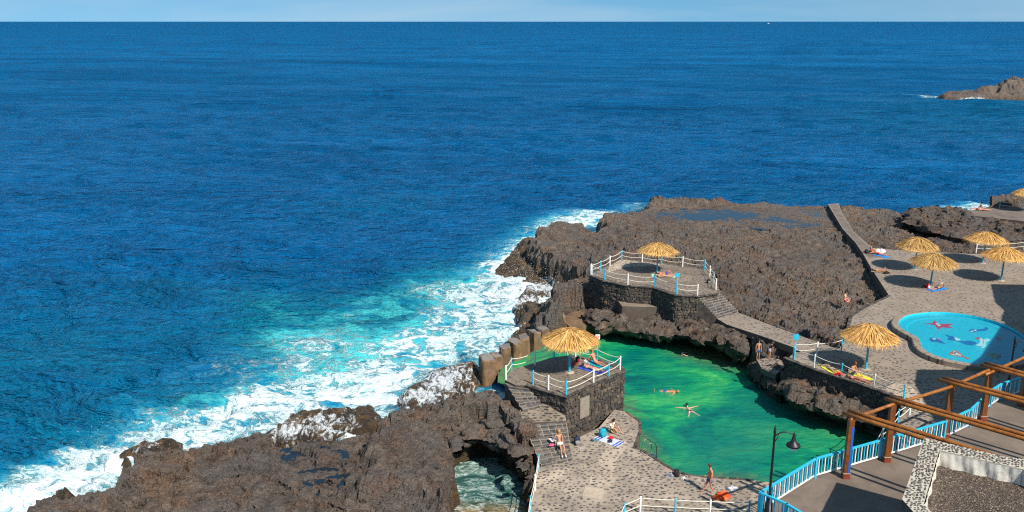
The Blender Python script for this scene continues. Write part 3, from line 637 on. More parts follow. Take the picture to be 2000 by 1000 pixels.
    pd = np.full(X.shape, 9.); pd[near] = sdf(X[near], Y[near], PP(POOL, .3)); Z = np.where(pd < 1.2, -.6, Z)
    keep = (hid[:-1, :-1] > -5) & (pd[:-1, :-1] > -1.5)
    me, u = grid_mesh('sea', X, Y, Z, keep)
    attr(me, 'foam', foam.ravel()[u]); attr(me, 'turq', tq.ravel()[u]); attr(me, 'ripple', (np.clip((dist - 60) ** 2 / 29 / 884 * 1.6, 0, 1200) ** .9).ravel()[u]); attr(me, 'far', (sm((Y - 90) / 900) ** .6).ravel()[u])
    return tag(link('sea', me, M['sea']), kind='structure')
sea()

def spray():
    rr = random.Random(3); mb = MB()
    for px, py, zc_, rx, rz_, n in ((1022, 560, .6, 2.2, 1.3, 900), (1034, 590, .5, 1.6, .9, 500), (1010, 530, .5, 2.0, .9, 500), (990, 500, .4, 1.6, .6, 250), (800, 765, .3, 2.2, .7, 350), (560, 800, .3, 2.5, .5, 250), (240, 868, .3, 2, .5, 200), (970, 660, .4, 1.6, .7, 250)):
        q = P(px, py, zc_)
        for k in range(n):
            c = q + Vector((rr.gauss(0, rx), rr.gauss(0, rx * .8), abs(rr.gauss(0, rz_)))); s = rr.uniform(.008, .026) * (1 + q.y / 200)
            v = [c + Vector((rr.gauss(0, 1), rr.gauss(0, 1), rr.gauss(0, 1))).normalized() * s for _ in range(4)]
            mb.add(v, [(0, 1, 2), (0, 2, 3), (0, 3, 1), (1, 3, 2)])
    tag(mb.build('sea_spray', plain('white_spray', (.85, .88, .9), .8, .03)), 'white spray thrown up where the surf strikes the rocks', 'spray', kind='stuff')
spray()

# natural pool
def flat_grid(name, pts, z, zp, res, mat, grow=.6, fn=None, wave=0.0):
    pl = PP(pts, zp); xs = [q[0] for q in pl]; ys = [q[1] for q in pl]
    X, Y = np.meshgrid(np.arange(min(xs) - grow, max(xs) + grow, res), np.arange(min(ys) - grow, max(ys) + grow, res))
    d = sdf(X, Y, pl); keep = np.minimum.reduce([d[:-1, :-1], d[1:, :-1], d[:-1, 1:], d[1:, 1:]]) < grow
    Z = np.full(X.shape, z)
    if wave: Z = Z + fbm(X * .9, Y * 1.7, o=4, s=3) * wave
    me, u = grid_mesh(name, X, Y, Z, keep)
    if fn: fn(me, X.ravel()[u.ravel()], Y.ravel()[u.ravel()])
    return tag(link(name, me, mat), kind='structure')
def pool_attr(me, X, Y):
    def blobs(L, zz=.3):
        f = np.zeros(X.shape)
        for px, py, r, i in L:
            q = P(px, py, zz); f = 1 - (1 - f) * (1 - i * np.exp(-((X - q.x) ** 2 + (Y - q.y) ** 2) / (r * r)))
        return f
    attr(me, 'dark', blobs([(1440, 860, 3.5, .9), (1400, 880, 2.5, .8), (1360, 930, 3, .6), (1480, 780, 3, .75), (1500, 810, 3, .6), (1620, 850, 5, .55), (1520, 810, 3, .5), (1260, 700, 3, .5), (1300, 740, 2.5, .35), (1420, 920, 3, .6)]))
    attr(me, 'shallow', np.maximum(.55 * np.exp(-(np.minimum(sdf(X, Y, PP(POOL, .3)), 0) / .9) ** 2) * sm(.6 + 1.5 * fbm(X * .5, Y * .5, o=3, s=7)), blobs([(1350, 680, 1.8, .9), (1390, 690, 2.2, 1), (1425, 700, 1.8, 1), (1370, 672, 2, .9), (1200, 640, 1.8, .6), (1240, 645, 1.5, .5), (1290, 655, 1.6, .5), (1620, 800, 1.5, .4), (1452, 715, 1.6, .6)])))
flat_grid('natural_pool_water', POOL, .3, .3, .18, M['pool'], .5, pool_attr, .05)

def water_level(poly, pc):
    xs = [q[0] for q in poly]; ys = [q[1] for q in poly]; X, Y = np.meshgrid(np.arange(min(xs), max(xs), .4), np.arange(min(ys), max(ys), .4))
    H, _, _ = build_height(X, Y); return float(np.percentile(H[sdf(X, Y, poly) < -.3], pc))
def tide(name, px, zp, pc):
    pl = PP(px, zp); z = water_level(pl, pc); tag(link(name, prism(pl, z - .5, z), M['puddle']), kind='structure')
m = NT('cave_water'); n = m.noise(m.pos((.5, .8, 1), .5), 1, 6, .65, 1.5); n2 = m.noise(m.pos((.9, 1.6, 1), .6), 1.2, 8, .7, 2.0)
c = m.ramp(n, [(.3, (.012, .05, .05)), (.55, (.04, .14, .12)), (.75, (.09, .22, .17))])
c = m.mix(m.attr('shallow'), c, m.ramp(n2, [(.35, (.08, .06, .025)), (.6, (.26, .17, .06))]))
rg_ = m.math('SUBTRACT', 1.0, m.math('MULTIPLY', m.math('ABSOLUTE', m.math('SUBTRACT', n2, .5)), 5.0)); c = m.mix(m.math('MULTIPLY', m.ramp(rg_, [(.72, 0.), (.95, .8)]), m.ramp(n, [(.4, 0.), (.6, 1.)])), c, (.62, .68, .66))
M['cavew'] = m.fin(c, .1, m.bump(n, .3), IOR=1.33)
def cave_attr(me, X, Y):
    q = P(965, 992, .3); attr(me, 'shallow', sm((q.y + 1.2 - Y) / 2.0))
flat_grid('cave_pool_water', CAVE, .35, 2.8, .15, M['cavew'], 2.2, cave_attr, .06)
# tide pools in hollows of the wave-cut flat and in the left massif
tide('tide_pool_water', [(1262, 425), (1275, 406), (1320, 400), (1440, 400), (1520, 402), (1600, 405), (1626, 430), (1596, 440), (1500, 448), (1410, 440), (1330, 432), (1262, 432)], 3.3, 34)
tide('rock_puddle_water', [(548, 880), (620, 870), (680, 885), (690, 925), (655, 975), (570, 975), (540, 930)], 2.0, 22)

# ------------------------------------------------------------------ decks and walls
def deck(name, pl, z0, z1, mats):
    me = prism(pl, z0, z1); o = link(name, me, mats)
    for f in me.polygons: f.material_index = 1 if (abs(f.normal.z) < .5 and len(mats) > 1) else 0
    return tag(o, kind='structure')
def stone_lump(mb, c, U, V, N, ru, rv, h, rr, n=7, mi=0):
    a0 = rr.random() * 6.28; ring = []; k = [rr.uniform(.82, 1.12) for _ in range(n)]
    for q, s, e in ((0, 1.0, 0), (1, .72, h)):
        for i in range(n):
            a = a0 + 2 * math.pi * i / n; ring.append(c + U * (math.cos(a) * ru * s * k[i]) + V * (math.sin(a) * rv * s * k[i]) + N * e)
    mb.add(ring, [(i, (i + 1) % n, n + (i + 1) % n, n + i) for i in range(n)] + [tuple(n + i for i in range(n))], False, mi)
def brick_lump(mb, c, U, V, N, a, b, h, rr, mi=0, jit=1.0):
    "rough squared stone"
    j = lambda s: 1 + rr.uniform(-.14 * jit, .05) * s
    o = [(-1, -1), (0, -1.06), (1, -1), (1.04, 0), (1, 1), (0, 1.06), (-1, 1), (-1.04, 0)]
    k = [(x * j(1), y * j(1)) for x, y in o]; v = []
    for s, e in ((1.0, -.01), (.97, h * .6), (.80, h)):
        v += [c + U * (x * a * s) + V * (y * b * s) + N * e for x, y in k]
    f = [(r * 8 + i, r * 8 + (i + 1) % 8, (r + 1) * 8 + (i + 1) % 8, (r + 1) * 8 + i) for r in (0, 1) for i in range(8)] + [tuple(16 + i for i in range(8))]
    mb.add(v, f, False, mi)
def pebbles(name, pl, z, sp, ru, parent=None, avoid=(), seed=1, mat='pebble', jit=.38, cut=.12):
    mb = MB(); rr = random.Random(seed); xs = [q[0] for q in pl]; ys = [q[1] for q in pl]
    gx = np.arange(min(xs), max(xs), sp); gy = np.arange(min(ys), max(ys), sp)
    X, Y = np.meshgrid(gx, gy); X = X + rng.uniform(-jit, jit, X.shape) * sp; Y = Y + rng.uniform(-jit, jit, Y.shape) * sp; X[1::2] += sp * .5
    ok = sdf(X, Y, pl) < -cut
    for a in avoid: ok &= sdf(X, Y, a) > .1
    vis = (np.abs(X) < .63 * Y) & (Y / np.maximum(1, (29 - z)) > 1.62)
    ok &= vis
    for x, y in zip(X[ok], Y[ok]):
        if rr.random() < .1: continue
        s = ru * rr.uniform(.6, 1.35)
        stone_lump(mb, Vector((x, y, z)), Vector((1, 0, 0)), Vector((0, 1, 0)), Vector((0, 0, 1)), s, s * rr.uniform(.6, .95), .018, rr, 6)
    o = mb.build(name, M[mat], parent); tag(o, kind='stuff'); return o
def wall_stones(name, a, b, z0, z1, seed=1, cu=.34, cv=.24, parent=None, h=.07, side=1, top0=None):
    "rubble stones on a wall running from a to b"
    a = Vector(a); b = Vector(b); U = (b - a); U.z = 0; Lg = U.length; U.normalize(); V = Vector((0, 0, 1)); N = Vector((U.y, -U.x, 0)) * side
    mb = MB(); rr = random.Random(seed); z = z0
    while z < z1 - cv * .4:
        hh = cv * rr.uniform(.8, 1.25)
        if z + hh > z1: hh = z1 - z
        u = -rr.random() * cu
        while u < Lg:
            wv = cu * rr.uniform(.6, 1.5); u0 = max(u, 0); u1 = min(u + wv, Lg)
            if u1 - u0 > .08:
                g_ = rr.gauss(0, .16); U_ = U * math.cos(g_) + V * math.sin(g_); V_ = V * math.cos(g_) - U * math.sin(g_)
                brick_lump(mb, a + U * ((u0 + u1) / 2) + V * (z + hh / 2 - a.z + rr.uniform(-.05, .05)), U_, V_, N, (u1 - u0) / 2 * rr.uniform(.86, 1.02), hh / 2 * rr.uniform(.8, 1.08), h * rr.uniform(.3, 1.7), rr, 0, 2.6)
            u += wv
        z += hh
    return tag(mb.build(name, M['wstones'], parent), kind='stuff')

o = deck('lower_deck', D_LOW, -1, ZL, [M['deckmortar'], M['darkmortar']])
PATCH = PP([(1047, 928), (1090, 918), (1140, 906), (1168, 900), (1180, 880), (1188, 862), (1228, 862), (1207, 895), (1200, 920), (1198, 945), (1155, 947), (1150, 930), (1120, 922), (1085, 938), (1122, 955), (1130, 964), (1095, 960), (1048, 945)], ZL)
link('cement_patch', prism(smooth_poly(PATCH, 3), ZL - .02, ZL + .004), M['patch'], o)
DRAIN = PP([(1143, 951), (1181, 957), (1176, 976), (1137, 969)], ZL)
dc = link('drain_cover', prism(DRAIN, ZL - .02, ZL + .03), M['patch']); tag(dc, 'square pale concrete cover let into the cobbled deck below the stairs', 'drain cover')
pebbles('cobblestones', D_LOW, ZL, .30, .105, o, [DRAIN], 3)
# rim of small stones along the pool edge of the lower deck
def rim(name, pts, z, parent, seed, w_=.22, cnt=.32):
    mb = MB(); rr = random.Random(seed)
    for a, b in zip(pts[:-1], pts[1:]):
        U = (b - a); L_ = U.length; U.normalize(); V = Vector((-U.y, U.x, 0)); t_ = 0
        while t_ < L_:
            s = cnt * rr.uniform(.7, 1.3); brick_lump(mb, a + U * (t_ + s / 2) + Vector((0, 0, z - a.z)), U, V, Vector((0, 0, 1)), s * .46, w_ * .5, .05 * rr.uniform(.6, 1.6), rr); t_ += s
    return tag(mb.build(name, M['wstones'], parent), kind='stuff')
rim('edge_stones', D_LOW[4:15], ZL, o, 4, .2)

# corner terrace with its walls
o = deck('corner_terrace', D_TER, -1.2, ZT, [M['terrmortar'], M['darkmortar']])
pebbles('cobblestones', D_TER, ZT, .30, .085, o, [], 5)
wall_stones('wall_stones', D_TER[7], D_TER[8], -.5, ZT - .12, 11, parent=o, side=-1)
wall_stones('wall_stones', D_TER[8], D_TER[9], .8, ZT - .12, 12, parent=o, side=-1)
wall_stones('wall_stones', D_TER[9], D_TER[10], 1.2, ZT - .12, 13, parent=o, side=-1)
wall_stones('wall_stones', D_TER[10], D_TER[11], 1.2, ZT - .12, 14, parent=o, side=-1)
wall_stones('wall_stones', D_TER[6], D_TER[7], -.5, ZT - .12, 15, parent=o, side=-1)
rim('edge_stones', [D_TER[i] for i in (5, 6, 7, 8, 9, 10, 11)], ZT, o, 6, .3)
# rendered panel on the wall
pa = D_TER[9].copy(); pb = D_TER[8].copy(); u = (pb - pa); u.z = 0; u.normalize(); n_ = Vector((u.y, -u.x, 0))
# upper terrace
o = deck('upper_terrace', D_UP, 1.0, ZU, [M['terrmortar'], M['darkmortar']])
for i in range(9, 14): wall_stones('wall_stones', D_UP[i], D_UP[i + 1], 1.2, ZU - .08, 20 + i, .36, .25, o, side=-1)
wall_stones('wall_stones', D_UP[14], D_UP[0], 1.2, ZU - .08, 40, .36, .25, o, side=-1)
rim('edge_stones', D_UP[8:15] + [D_UP[0]], ZU, o, 8, .3)
link('pale_paving', prism(PP([(1191, 519), (1213, 507), (1255, 511), (1300, 516), (1270, 519), (1225, 521), (1200, 528), (1185, 534)], ZU), ZU - .02, ZU + .004), M['patch'], o)
pebbles('cobblestones', D_UP, ZU, .30, .1, o, [], 9)
# bench-like platform under it
o = deck('stone_platform', PP([(1208, 588), (1222, 583), (1285, 590), (1305, 580), (1312, 582), (1288, 599), (1215, 597)], 3.4), 1.0, 3.35, [M['terrmortar'], M['darkmortar']])
pl = PP([(1215, 597), (1288, 599)], 3.35); wall_stones('wall_stones', pl[0], pl[1], 1.0, 3.3, 50, parent=o, side=1); wall_stones('wall_stones', pl[0], pl[1], 1.0, 3.3, 51, parent=o, side=-1)
# plaza
o = deck('plaza', D_PLA, 0.5, ZP, [M['cobble'], M['darkmortar']])
n = len(D_PLA)
for i in (23, 24, 25, 26, 27, 28): wall_stones('wall_stones', D_PLA[i], D_PLA[(i + 1) % n], 2.4, ZP - .05, 60 + i, .34, .24, o, side=-1)
wall_stones('wall_stones', D_PLA[0], D_PLA[-1], 2.4, ZP - .05, 60, .34, .24, o, side=1)
rim('edge_stones', [D_PLA[i] for i in range(25, n)] + [D_PLA[0]], ZP, o, 18, .3)
rim('edge_stones', D_PLA[4:9], ZP, o, 19, .3)
link('cement_patch', prism(smooth_poly(PP([(1728, 760), (1745, 750), (1775, 753), (1800, 775), (1815, 800), (1790, 812), (1768, 790), (1750, 773)], ZP), 3), ZP - .02, ZP + .004), M['patch'], o)
pebbles('cobblestones', PP([(1600, 715), (1640, 700), (1760, 720), (1850, 760), (1850, 850), (1768, 850), (1765, 800), (1758, 778), (1740, 771), (1660, 743)], ZP), ZP, .30, .10, o, [], 21)
link('walkway_paving', prism(PP([(1620, 400), (1637, 398), (1643, 416), (1667, 454), (1701, 485), (1735, 493), (1700, 505), (1686, 492), (1673, 474), (1648, 447)], ZP), ZP - .02, ZP + .004), M['slab'], o)
mb = MB(); v = PATH_LO + PATH_UP + [q - Vector((0, 0, .55)) for q in PATH_LO + PATH_UP]; n = 5
for k in range(4): mb.add([v[k], v[k + 1], v[n + k + 1], v[n + k]], [(0, 1, 2, 3)]); mb.add([v[k], v[k + 1], v[2 * n + k + 1], v[2 * n + k]], [(3, 2, 1, 0)], mi=1); mb.add([v[n + k], v[n + k + 1], v[3 * n + k + 1], v[3 * n + k]], [(0, 1, 2, 3)], mi=1)
o = tag(mb.build('sloping_path', [M['cobble'], M['darkmortar']]), kind='structure')
deck('far_deck', D_FAR, 1.5, 3.9, [M['slab'], M['darkmortar']])
rock_slab('ledge_rock', [(1462, 700), (1500, 690), (1544, 697), (1544, 726), (1522, 746), (1484, 732)], 2.1, 2.15, 2.6, 53)
o = deck('bathing_ledge', D_LEDGE, 1.8, 2.25, [M['cobble'], M['darkmortar']]); pebbles('cobblestones', D_LEDGE, 2.25, .3, .11, o, [], 23)
o = deck('promenade', D_PROM, -.5, ZR, [M['prom'], M['darkmortar']])
o = deck('concrete_slab', D_SLAB, -.8, 1.5, [M['block'], M['block']])

# ------------------------------------------------------------------ stairs of laid stone
SST = []
def stair(label, A0, A1, B0, B1, z0, z1, n, group=None, stones=True, cw=.42):
    "from the top edge A0-A1 down to the bottom edge B0-B1"
    root = empty('stone_stairs', (A0 + A1 + B0 + B1) / 4); root.location.z = z1; inv = -root.location
    tag(root, label, 'stairs', group); rr = random.Random(len(label))
    for k in range(n):
        t0, t1 = k / n, (k + 1) / n
        l0 = A0.lerp(B0, t0); r0 = A1.lerp(B1, t0); l1 = A0.lerp(B0, t1); r1 = A1.lerp(B1, t1); z = z0 + (z1 - z0) * (k + 1) / (n + 1)
        dz = abs(z1 - z0) / (n + 1)
        pts = [Vector((q[0], q[1], 0)) for q in (l0, r0, r1, l1)]
        me = prism([q + inv for q in pts], min(z1, z) - 1.2 + inv.z, z + inv.z)
        o_ = link('step', me, [M['stairmortar'], M['wallstone']], root); dd_ = (l1 + r1 - l0 - r0); dd_.z = 0; dd_.normalize()
        for f_ in me.polygons: f_.material_index = 1 if abs(f_.normal.z) < .5 and f_.normal.dot(dd_) < .8 else 0
        if not stones: continue
        U = (r1 - l1); U.z = 0; W = U.length; U.normalize(); Dn = ((l1 + r1) / 2 - (l0 + r0) / 2); Dn.z = 0; tr = Dn.length; Dn.normalize()
        u = .02
        while u < W - .1:
            wv = min(cw * rr.uniform(.6, 1.5), W - .02 - u)
            if wv > .12:
                for face in (0, 1):
                    mb = MB()
                    if face == 0: brick_lump(mb, Vector((0, 0, 0)), U, Dn, Vector((0, 0, 1)), wv / 2 - .025, tr / 2 * .8, .022, rr); c = Vector((l1.x, l1.y, 0)) + U * (u + wv / 2) - Dn * (tr * .5); c.z = z
                    else: brick_lump(mb, Vector((0, 0, 0)), U, Vector((0, 0, 1)), Dn, wv / 2 - .025, dz / 2 * .82, .03, rr); c = Vector((l1.x, l1.y, 0)) + U * (u + wv / 2); c.z = z - dz / 2
                    mb.build('stone', M['sstone' if face else 'tread'], root, c + inv)
            u += wv
    return root
A0 = P(986, 744, ZT); A1 = P(1029, 753, ZT); B0 = P(1021, 803, 3.15); B1 = P(1062, 793, 3.15)
stair('flight of dark stone steps running down from the corner terrace beside its wall', A0, A1, B0, B1, ZT, 3.1, 5)
LD = PP([(1014, 793), (1062, 788), (1104, 812), (1106, 822), (1020, 826)], 3.1)
ld = deck('stair_landing', LD, .5, 3.1, [M['stairmortar'], M['darkmortar']]); pebbles('flagstones', LD, 3.1, .36, .16, ld, [], 31, 'wstones', .25, .1)
stair('wide lower flight of dark stone steps where the blonde woman sits', P(1022, 826, 3.1), P(1106, 820, 3.1), P(1057, 912, ZL), P(1119, 898, ZL), 3.1, ZL, 9)
stair('stone steps leading down from the upper terrace to the sloping path', P(1364, 579, ZU), P(1406, 570, ZU), P(1400, 622, 3.2), P(1441, 610, 3.2), ZU, 3.2, 9, cw=.6)
# wall left of the stairs (dark gap side)
# panel on the wall by the stairs
q0 = P(1150, 843, ZL); q1 = P(1177, 832, ZL)

# ------------------------------------------------------------------ breakwater blocks
CENT = [(952, 726, 1.5), (969, 717, 1.35), (987, 709, 1.75), (1005, 701, 1.9), (1023, 692, 1.9), (1042, 682, 1.95), (1060, 673, 1.8), (1077, 661, 1.95), (1094, 648, 1.9)]
for k, (px, py, ht) in enumerate(CENT):
    q = P(px, py, 0.2); rr = random.Random(k + 50); wd = 1.1 if k else 1.45; n = 14
    mb = MB(); prof = []
    tl = rr.uniform(-.22, .22); root = empty('concrete_block', (q.x, q.y, 0), math.radians(rr.uniform(-14, 14) + 20))
    v = []; lv = [(-1.0, 1.08), (.2, 1.05), (ht * .5, 1.0), (ht * .93, .98), (ht, .90)]
    for z, s in lv:
        for i in range(n):
            a = 2 * math.pi * i / n; ex = .38
            x = math.copysign(abs(math.cos(a)) ** ex, math.cos(a)) * wd * .42; y = math.copysign(abs(math.sin(a)) ** ex, math.sin(a)) * wd * .62
            v.append((x * s + rr.uniform(-.06, .06), y * s + rr.uniform(-.06, .06), z + (rr.uniform(-.07, .07) + x * tl if z >= ht * .9 else 0)))
    f = [(r * n + i, r * n + (i + 1) % n, (r + 1) * n + (i + 1) % n, (r + 1) * n + i) for r in range(4) for i in range(n)]
    mb.add(v, f); mb.build('body', M['block'], root)
    mt = MB(); mt.add([v[4 * n + i] for i in range(n)], [tuple(range(n))]); mt.build('crusted_top', M['blocktop'] if k not in (7,) else M['patch'], root)
    pos = ['largest block at the seaward end beside the left massif', 'second block from the left massif', 'third block from the left massif', 'middle block left of the thatched parasol', 'block just behind the two white rope posts', 'block seen left above the thatch', 'low dark block behind the thatch', 'block with a pale crusted top behind the thatch', 'round block next to the flat rock slab'][k]
    tag(root, 'weathered brown concrete breakwater post, ' + pos, 'breakwater block', 'concrete blocks of the breakwater')
    if k:
        pq = P(*CENT[k - 1][:2], .2); mb = MB()
        a = Vector((q.x, q.y, ht - .25)); b = Vector((pq.x, pq.y, ht - .25)); d = (b - a).normalized()
        for hh in (0, -.6, -1.2): mb.tube([a + Vector((0, 0, hh)), b + Vector((0, 0, hh))], .022, 6)
        o = mb.build('steel_bars', M['steel']); tag(o, 'steel bars joining the ' + ['', 'first and second', 'second and third', 'third and fourth', 'fourth and fifth', 'fifth and sixth', 'sixth and seventh', 'seventh and eighth', 'eighth and ninth'][k] + ' breakwater blocks from the left', 'bars', 'bars between the breakwater blocks')

# ------------------------------------------------------------------ rope railings
def railing(label, pts, cols='WT', z=None, h=1.08, hts=(.96, .5), sag=.13, thin=False):
    pts = [Vector(p) for p in pts]; root = empty('rope_railing', pts[0]); inv = -pts[0]; tag(root, label, 'railing', 'white rope railings on turquoise and white posts')
    for i, p in enumerate(pts):
        c = cols[i % len(cols)]; r = .055 if c == 'T' else .062
        mb = MB(); mb.lathe([(r * 1.05, 0), (r, .02), (r, h - .03), (r * .8, h), (0, h + .005)], n=10)
        mb.build('post', M['turq' if c == 'T' else 'white'], root, p + inv)
    for a, b in zip(pts[:-1], pts[1:]):
        for hh in hts:
            L_ = [a.lerp(b, t / 8) + Vector((0, 0, hh - sag * 4 * (t / 8) * (1 - t / 8) * min(1, (b - a).length / 2.5))) for t in range(9)]
            mb = MB(); mb.tube([q + inv for q in L_], .026, 6); mb.build('rope', M['rope'], root)
    return root
railing('rope railing round the front edge of the corner terrace under the large parasol', PP([(1041, 751), (1071, 761), (1106, 772), (1159, 748), (1189, 736), (1211, 722), (1166, 706), (1124, 697), (1082, 700), (1045, 712), (999, 725), (988, 741)], ZT), 'TWTWTWTWTWTW')
railing('rope railing round the back and right edges of the upper terrace', PP([(1154, 536), (1173, 529), (1191, 519.5), (1214, 508), (1254, 512), (1292, 516), (1333, 521), (1376, 527), (1386, 540), (1393, 552), (1398, 566)], ZU), 'WTWTWTWTWTW')
railing('rope railing along the front of the upper terrace facing the pool', PP([(1157, 538), (1181, 546), (1226, 556), (1278, 560), (1322, 574), (1362, 577)], ZU), 'WTWTTW')
railing('rope railing along the pool edge of the plaza by the sunbathers', PP([(1549, 702), (1590, 718), (1643, 736), (1707, 758), (1765, 779)], ZP), 'TWTWT')
railing('short rope railing behind the sunbathers beside the sloping path', PP([(1552, 695), (1595, 693), (1643, 687)], ZP), 'TWT')
railing('rope railing on the plaza behind the pergola posts', PP([(1776, 810), (1753, 829)], ZP) + [P(1722, 864, 3.0), P(1702, 898, 2.0)], 'WTWT')
railing('rope railing behind the parasols at the far side of the plaza', PP([(1906, 494), (1953, 490), (1999, 489), (2060, 489)], ZP), 'WTWT')
railing('rope railing on the far deck below the dark crag', PP([(1952, 407), (1996, 409), (2045, 411)], 3.9), 'TWT')
railing('rope railing above the cave pool on the left edge of the lower deck', PP([(1052, 918), (1045, 958), (1036, 1001), (1028, 1050)], ZL), 'TWTW')
railing('rope railing crossing the lower deck at the bottom of the picture', PP([(1204, 1050), (1219, 1016), (1250, 1002), (1318, 1006), (1386, 1009), (1462, 1011)], ZL), 'WTWTWT', sag=.03)

# ------------------------------------------------------------------ thatched parasols
def thatch_mesh(seed, R=2.2):
    r = random.Random(seed); v = []; f = []
    def blade(a, r0, z0, r1, z1, wd, droop, da=0):
        pts = []
        for t in (0, .35, .7, 1.0):
            rad = r0 + (r1 - r0) * t; z = z0 + (z1 - z0) * t - droop * t ** 3 + .05 * math.sin(3.1 * t) ; aa = a + da * t
            pts.append(Vector((math.cos(aa) * rad, math.sin(aa) * rad, z)))
        side = Vector((-math.sin(a), math.cos(a), r.uniform(-.5, .5))).normalized(); b = len(v)
        for i, p in enumerate(pts):
            w_ = wd * (1, 1.1, .9, .25)[i]; v.append(tuple(p - side * w_)); v.append(tuple(p + side * w_))
        for i in range(3): f.append((b + 2 * i, b + 2 * i + 1, b + 2 * i + 3, b + 2 * i + 2))
    def zc(rad): return .92 - .78 * (rad / R) ** 1.15 * (1 - .12 * math.sin(rad * 2))
    for lay, (n, ra, rb) in enumerate(((300, .9, 1.03), (420, .75, 1.0), (380, .5, .85), (260, .25, .6))):
        for k in range(n):
            a = 2 * math.pi * (k + r.random()) / n; r1 = R * r.uniform(ra, rb) * (1 + .05 * math.sin(3 * a + seed)); r0 = max(.04, r1 * r.uniform(.05, .6))
            off = lay * .03 + r.uniform(-.05, .09)
            blade(a, r0, zc(r0) + off, r1, zc(r1) + off, r.uniform(.012, .03), r.uniform(.0, .16), r.gauss(0, .07))
    for k in range(260):  # fringe
        a = r.random() * 6.283; r0 = R * r.uniform(.8, .95); r1 = R * r.uniform(.93, 1.08)
        blade(a, r0, zc(r0), r1, zc(R) - r.uniform(0, .18), r.uniform(.01, .022), .05, r.gauss(0, .1))
    for k in range(60):   # tuft
        a = r.random() * 6.283; blade(a, .03, .9, r.uniform(.12, .4), r.uniform(.92, 1.12), .02, .1, r.gauss(0, .5))
    for k in range(70):   # loose tufts around the crown
        a = r.random() * 6.283; r0 = r.uniform(.2, 1.2); blade(a, r0, zc(r0) + .08, r0 + r.uniform(.2, .4), zc(r0 + .3) + r.uniform(.08, .2), .015, 0, r.gauss(0, .25))
    # inner cone that closes the roof
    n = 40; b = len(v); rings = [.05, .6, 1.2, 1.8, 2.06]
    for rad in rings:
        for i in range(n): a = 2 * math.pi * i / n; v.append((math.cos(a) * rad, math.sin(a) * rad, zc(rad) - .035))
    for q in range(len(rings) - 1):
        for i in range(n): f.append((b + q * n + i, b + q * n + (i + 1) % n, b + (q + 1) * n + (i + 1) % n, b + (q + 1) * n + i))
    me = bpy.data.meshes.new('thatch'); me.from_pydata(v, [], f); me.update(); me.materials.append(M['thatch']); return me
TH = [thatch_mesh(s) for s in (1, 2, 3)]
RH = 2.35
def parasol_frame():
    root = empty('thatched_parasol')
    mb = MB(); mb.lathe([(.085, 0), (.08, .05), (.07, RH + .8)], n=12); mb.build('pole', M['turq'], root)
    mb = MB(); mb.lathe([(0, .04), (.32, .035), (.36, .0)], n=14); mb.build('base', M['patch'], root)
    mb = MB(); mb.tube([(math.cos(2 * math.pi * i / 32) * 2.0, math.sin(2 * math.pi * i / 32) * 2.0, RH + .07) for i in range(33)], .03, 6); mb.build('ring', M['turq'], root)
    for k in range(8):
        a = k * math.pi / 4; mb = MB(); mb.tube([(0.05 * math.cos(a), .05 * math.sin(a), RH + .75), (2.0 * math.cos(a), 2.0 * math.sin(a), RH + .08)], .022, 6); mb.build('rib', M['turq'], root)
    link('thatch', TH[0], None, root, (0, 0, RH))
    return root
PARS = [((1112, 727), ZT, 1.0, 'large thatched parasol on the corner terrace over the sunbathing couple'),
        ((1283, 532.5), ZU, .93, 'thatched parasol alone in the middle of the upper terrace'),
        ((1691, 721), ZP, 1.0, 'thatched parasol by the pool edge between the sloping path and the round paddling pool'),
        ((1816.6, 559.6), ZP, 1.02, 'thatched parasol beside the reader on the bright blue mat'),
        ((1786, 526), ZP, 1.0, 'thatched parasol nearest the couple at the end of the walkway'),
        ((1919, 514), ZP, 1.03, 'thatched parasol in front of the far rope railing of the plaza'),
        ((1955, 548), ZP, 1.02, 'thatched parasol at the right edge nearest the shadow of the building'),
        ((2003, 412), 3.9, .95, 'thatched parasol cut by the picture edge on the far deck below the crag')]
proto = parasol_frame()
for i, (q, z, s, lb) in enumerate(PARS):
    o = proto if i == 0 else copy_tree(proto); o.location = P(q[0], q[1], z); o.scale = (s * [1, 1.02, .98, 1.03, .97, 1, 1.04, 1][i], s, s * [1, .96, 1.03, .97, 1.02, .98, 1, 1][i]); o.rotation_euler = (math.radians([0, 0, 1, -2, 2, -2, 1, 0][i]), math.radians([0, 1, 0, 1, 2, 3, 1, 0][i]), i * 1.3)
    tag(o, lb, 'parasol', 'thatched parasols on turquoise poles')
    for ch in o.children:
        if ch.name.startswith('thatch'): ch.data = TH[i % 3]

# ------------------------------------------------------------------ paddling pool
IN_ = smooth_poly(PP([(1755, 629), (1767, 618), (1790, 612), (1827, 609), (1865, 611), (1910, 618), (1955, 631), (1985, 645), (2005, 662), (2015, 685), (2000, 701), (1970, 710), (1935, 713), (1905, 711), (1850, 701), (1820, 691), (1802, 679), (1797, 667), (1794, 660), (1775, 649), (1759, 639)], 4.28), 4)
def offset(pl, d):
    out = []; n = len(pl)
    for i in range(n):
        t = pl[(i + 1) % n] - pl[i - 1]; t.z = 0; t.normalize(); out.append(pl[i] + Vector((t.y, -t.x, 0)) * d)
    return out
area = sum(IN_[i].x * IN_[(i + 1) % len(IN_)].y - IN_[(i + 1) % len(IN_)].x * IN_[i].y for i in range(len(IN_)))
sg = 1 if area > 0 else -1
OUT_ = offset(IN_, .55 * sg)
kp = empty('paddling_pool', (sum((q for q in IN_), Vector())) / len(IN_)); kp.location.z = ZP; inv = -kp.location
tag(kp, 'turquoise kidney shaped paddling pool with painted sea animals and a stone rim', 'paddling pool')
mb = MB(); n = len(IN_); v = []
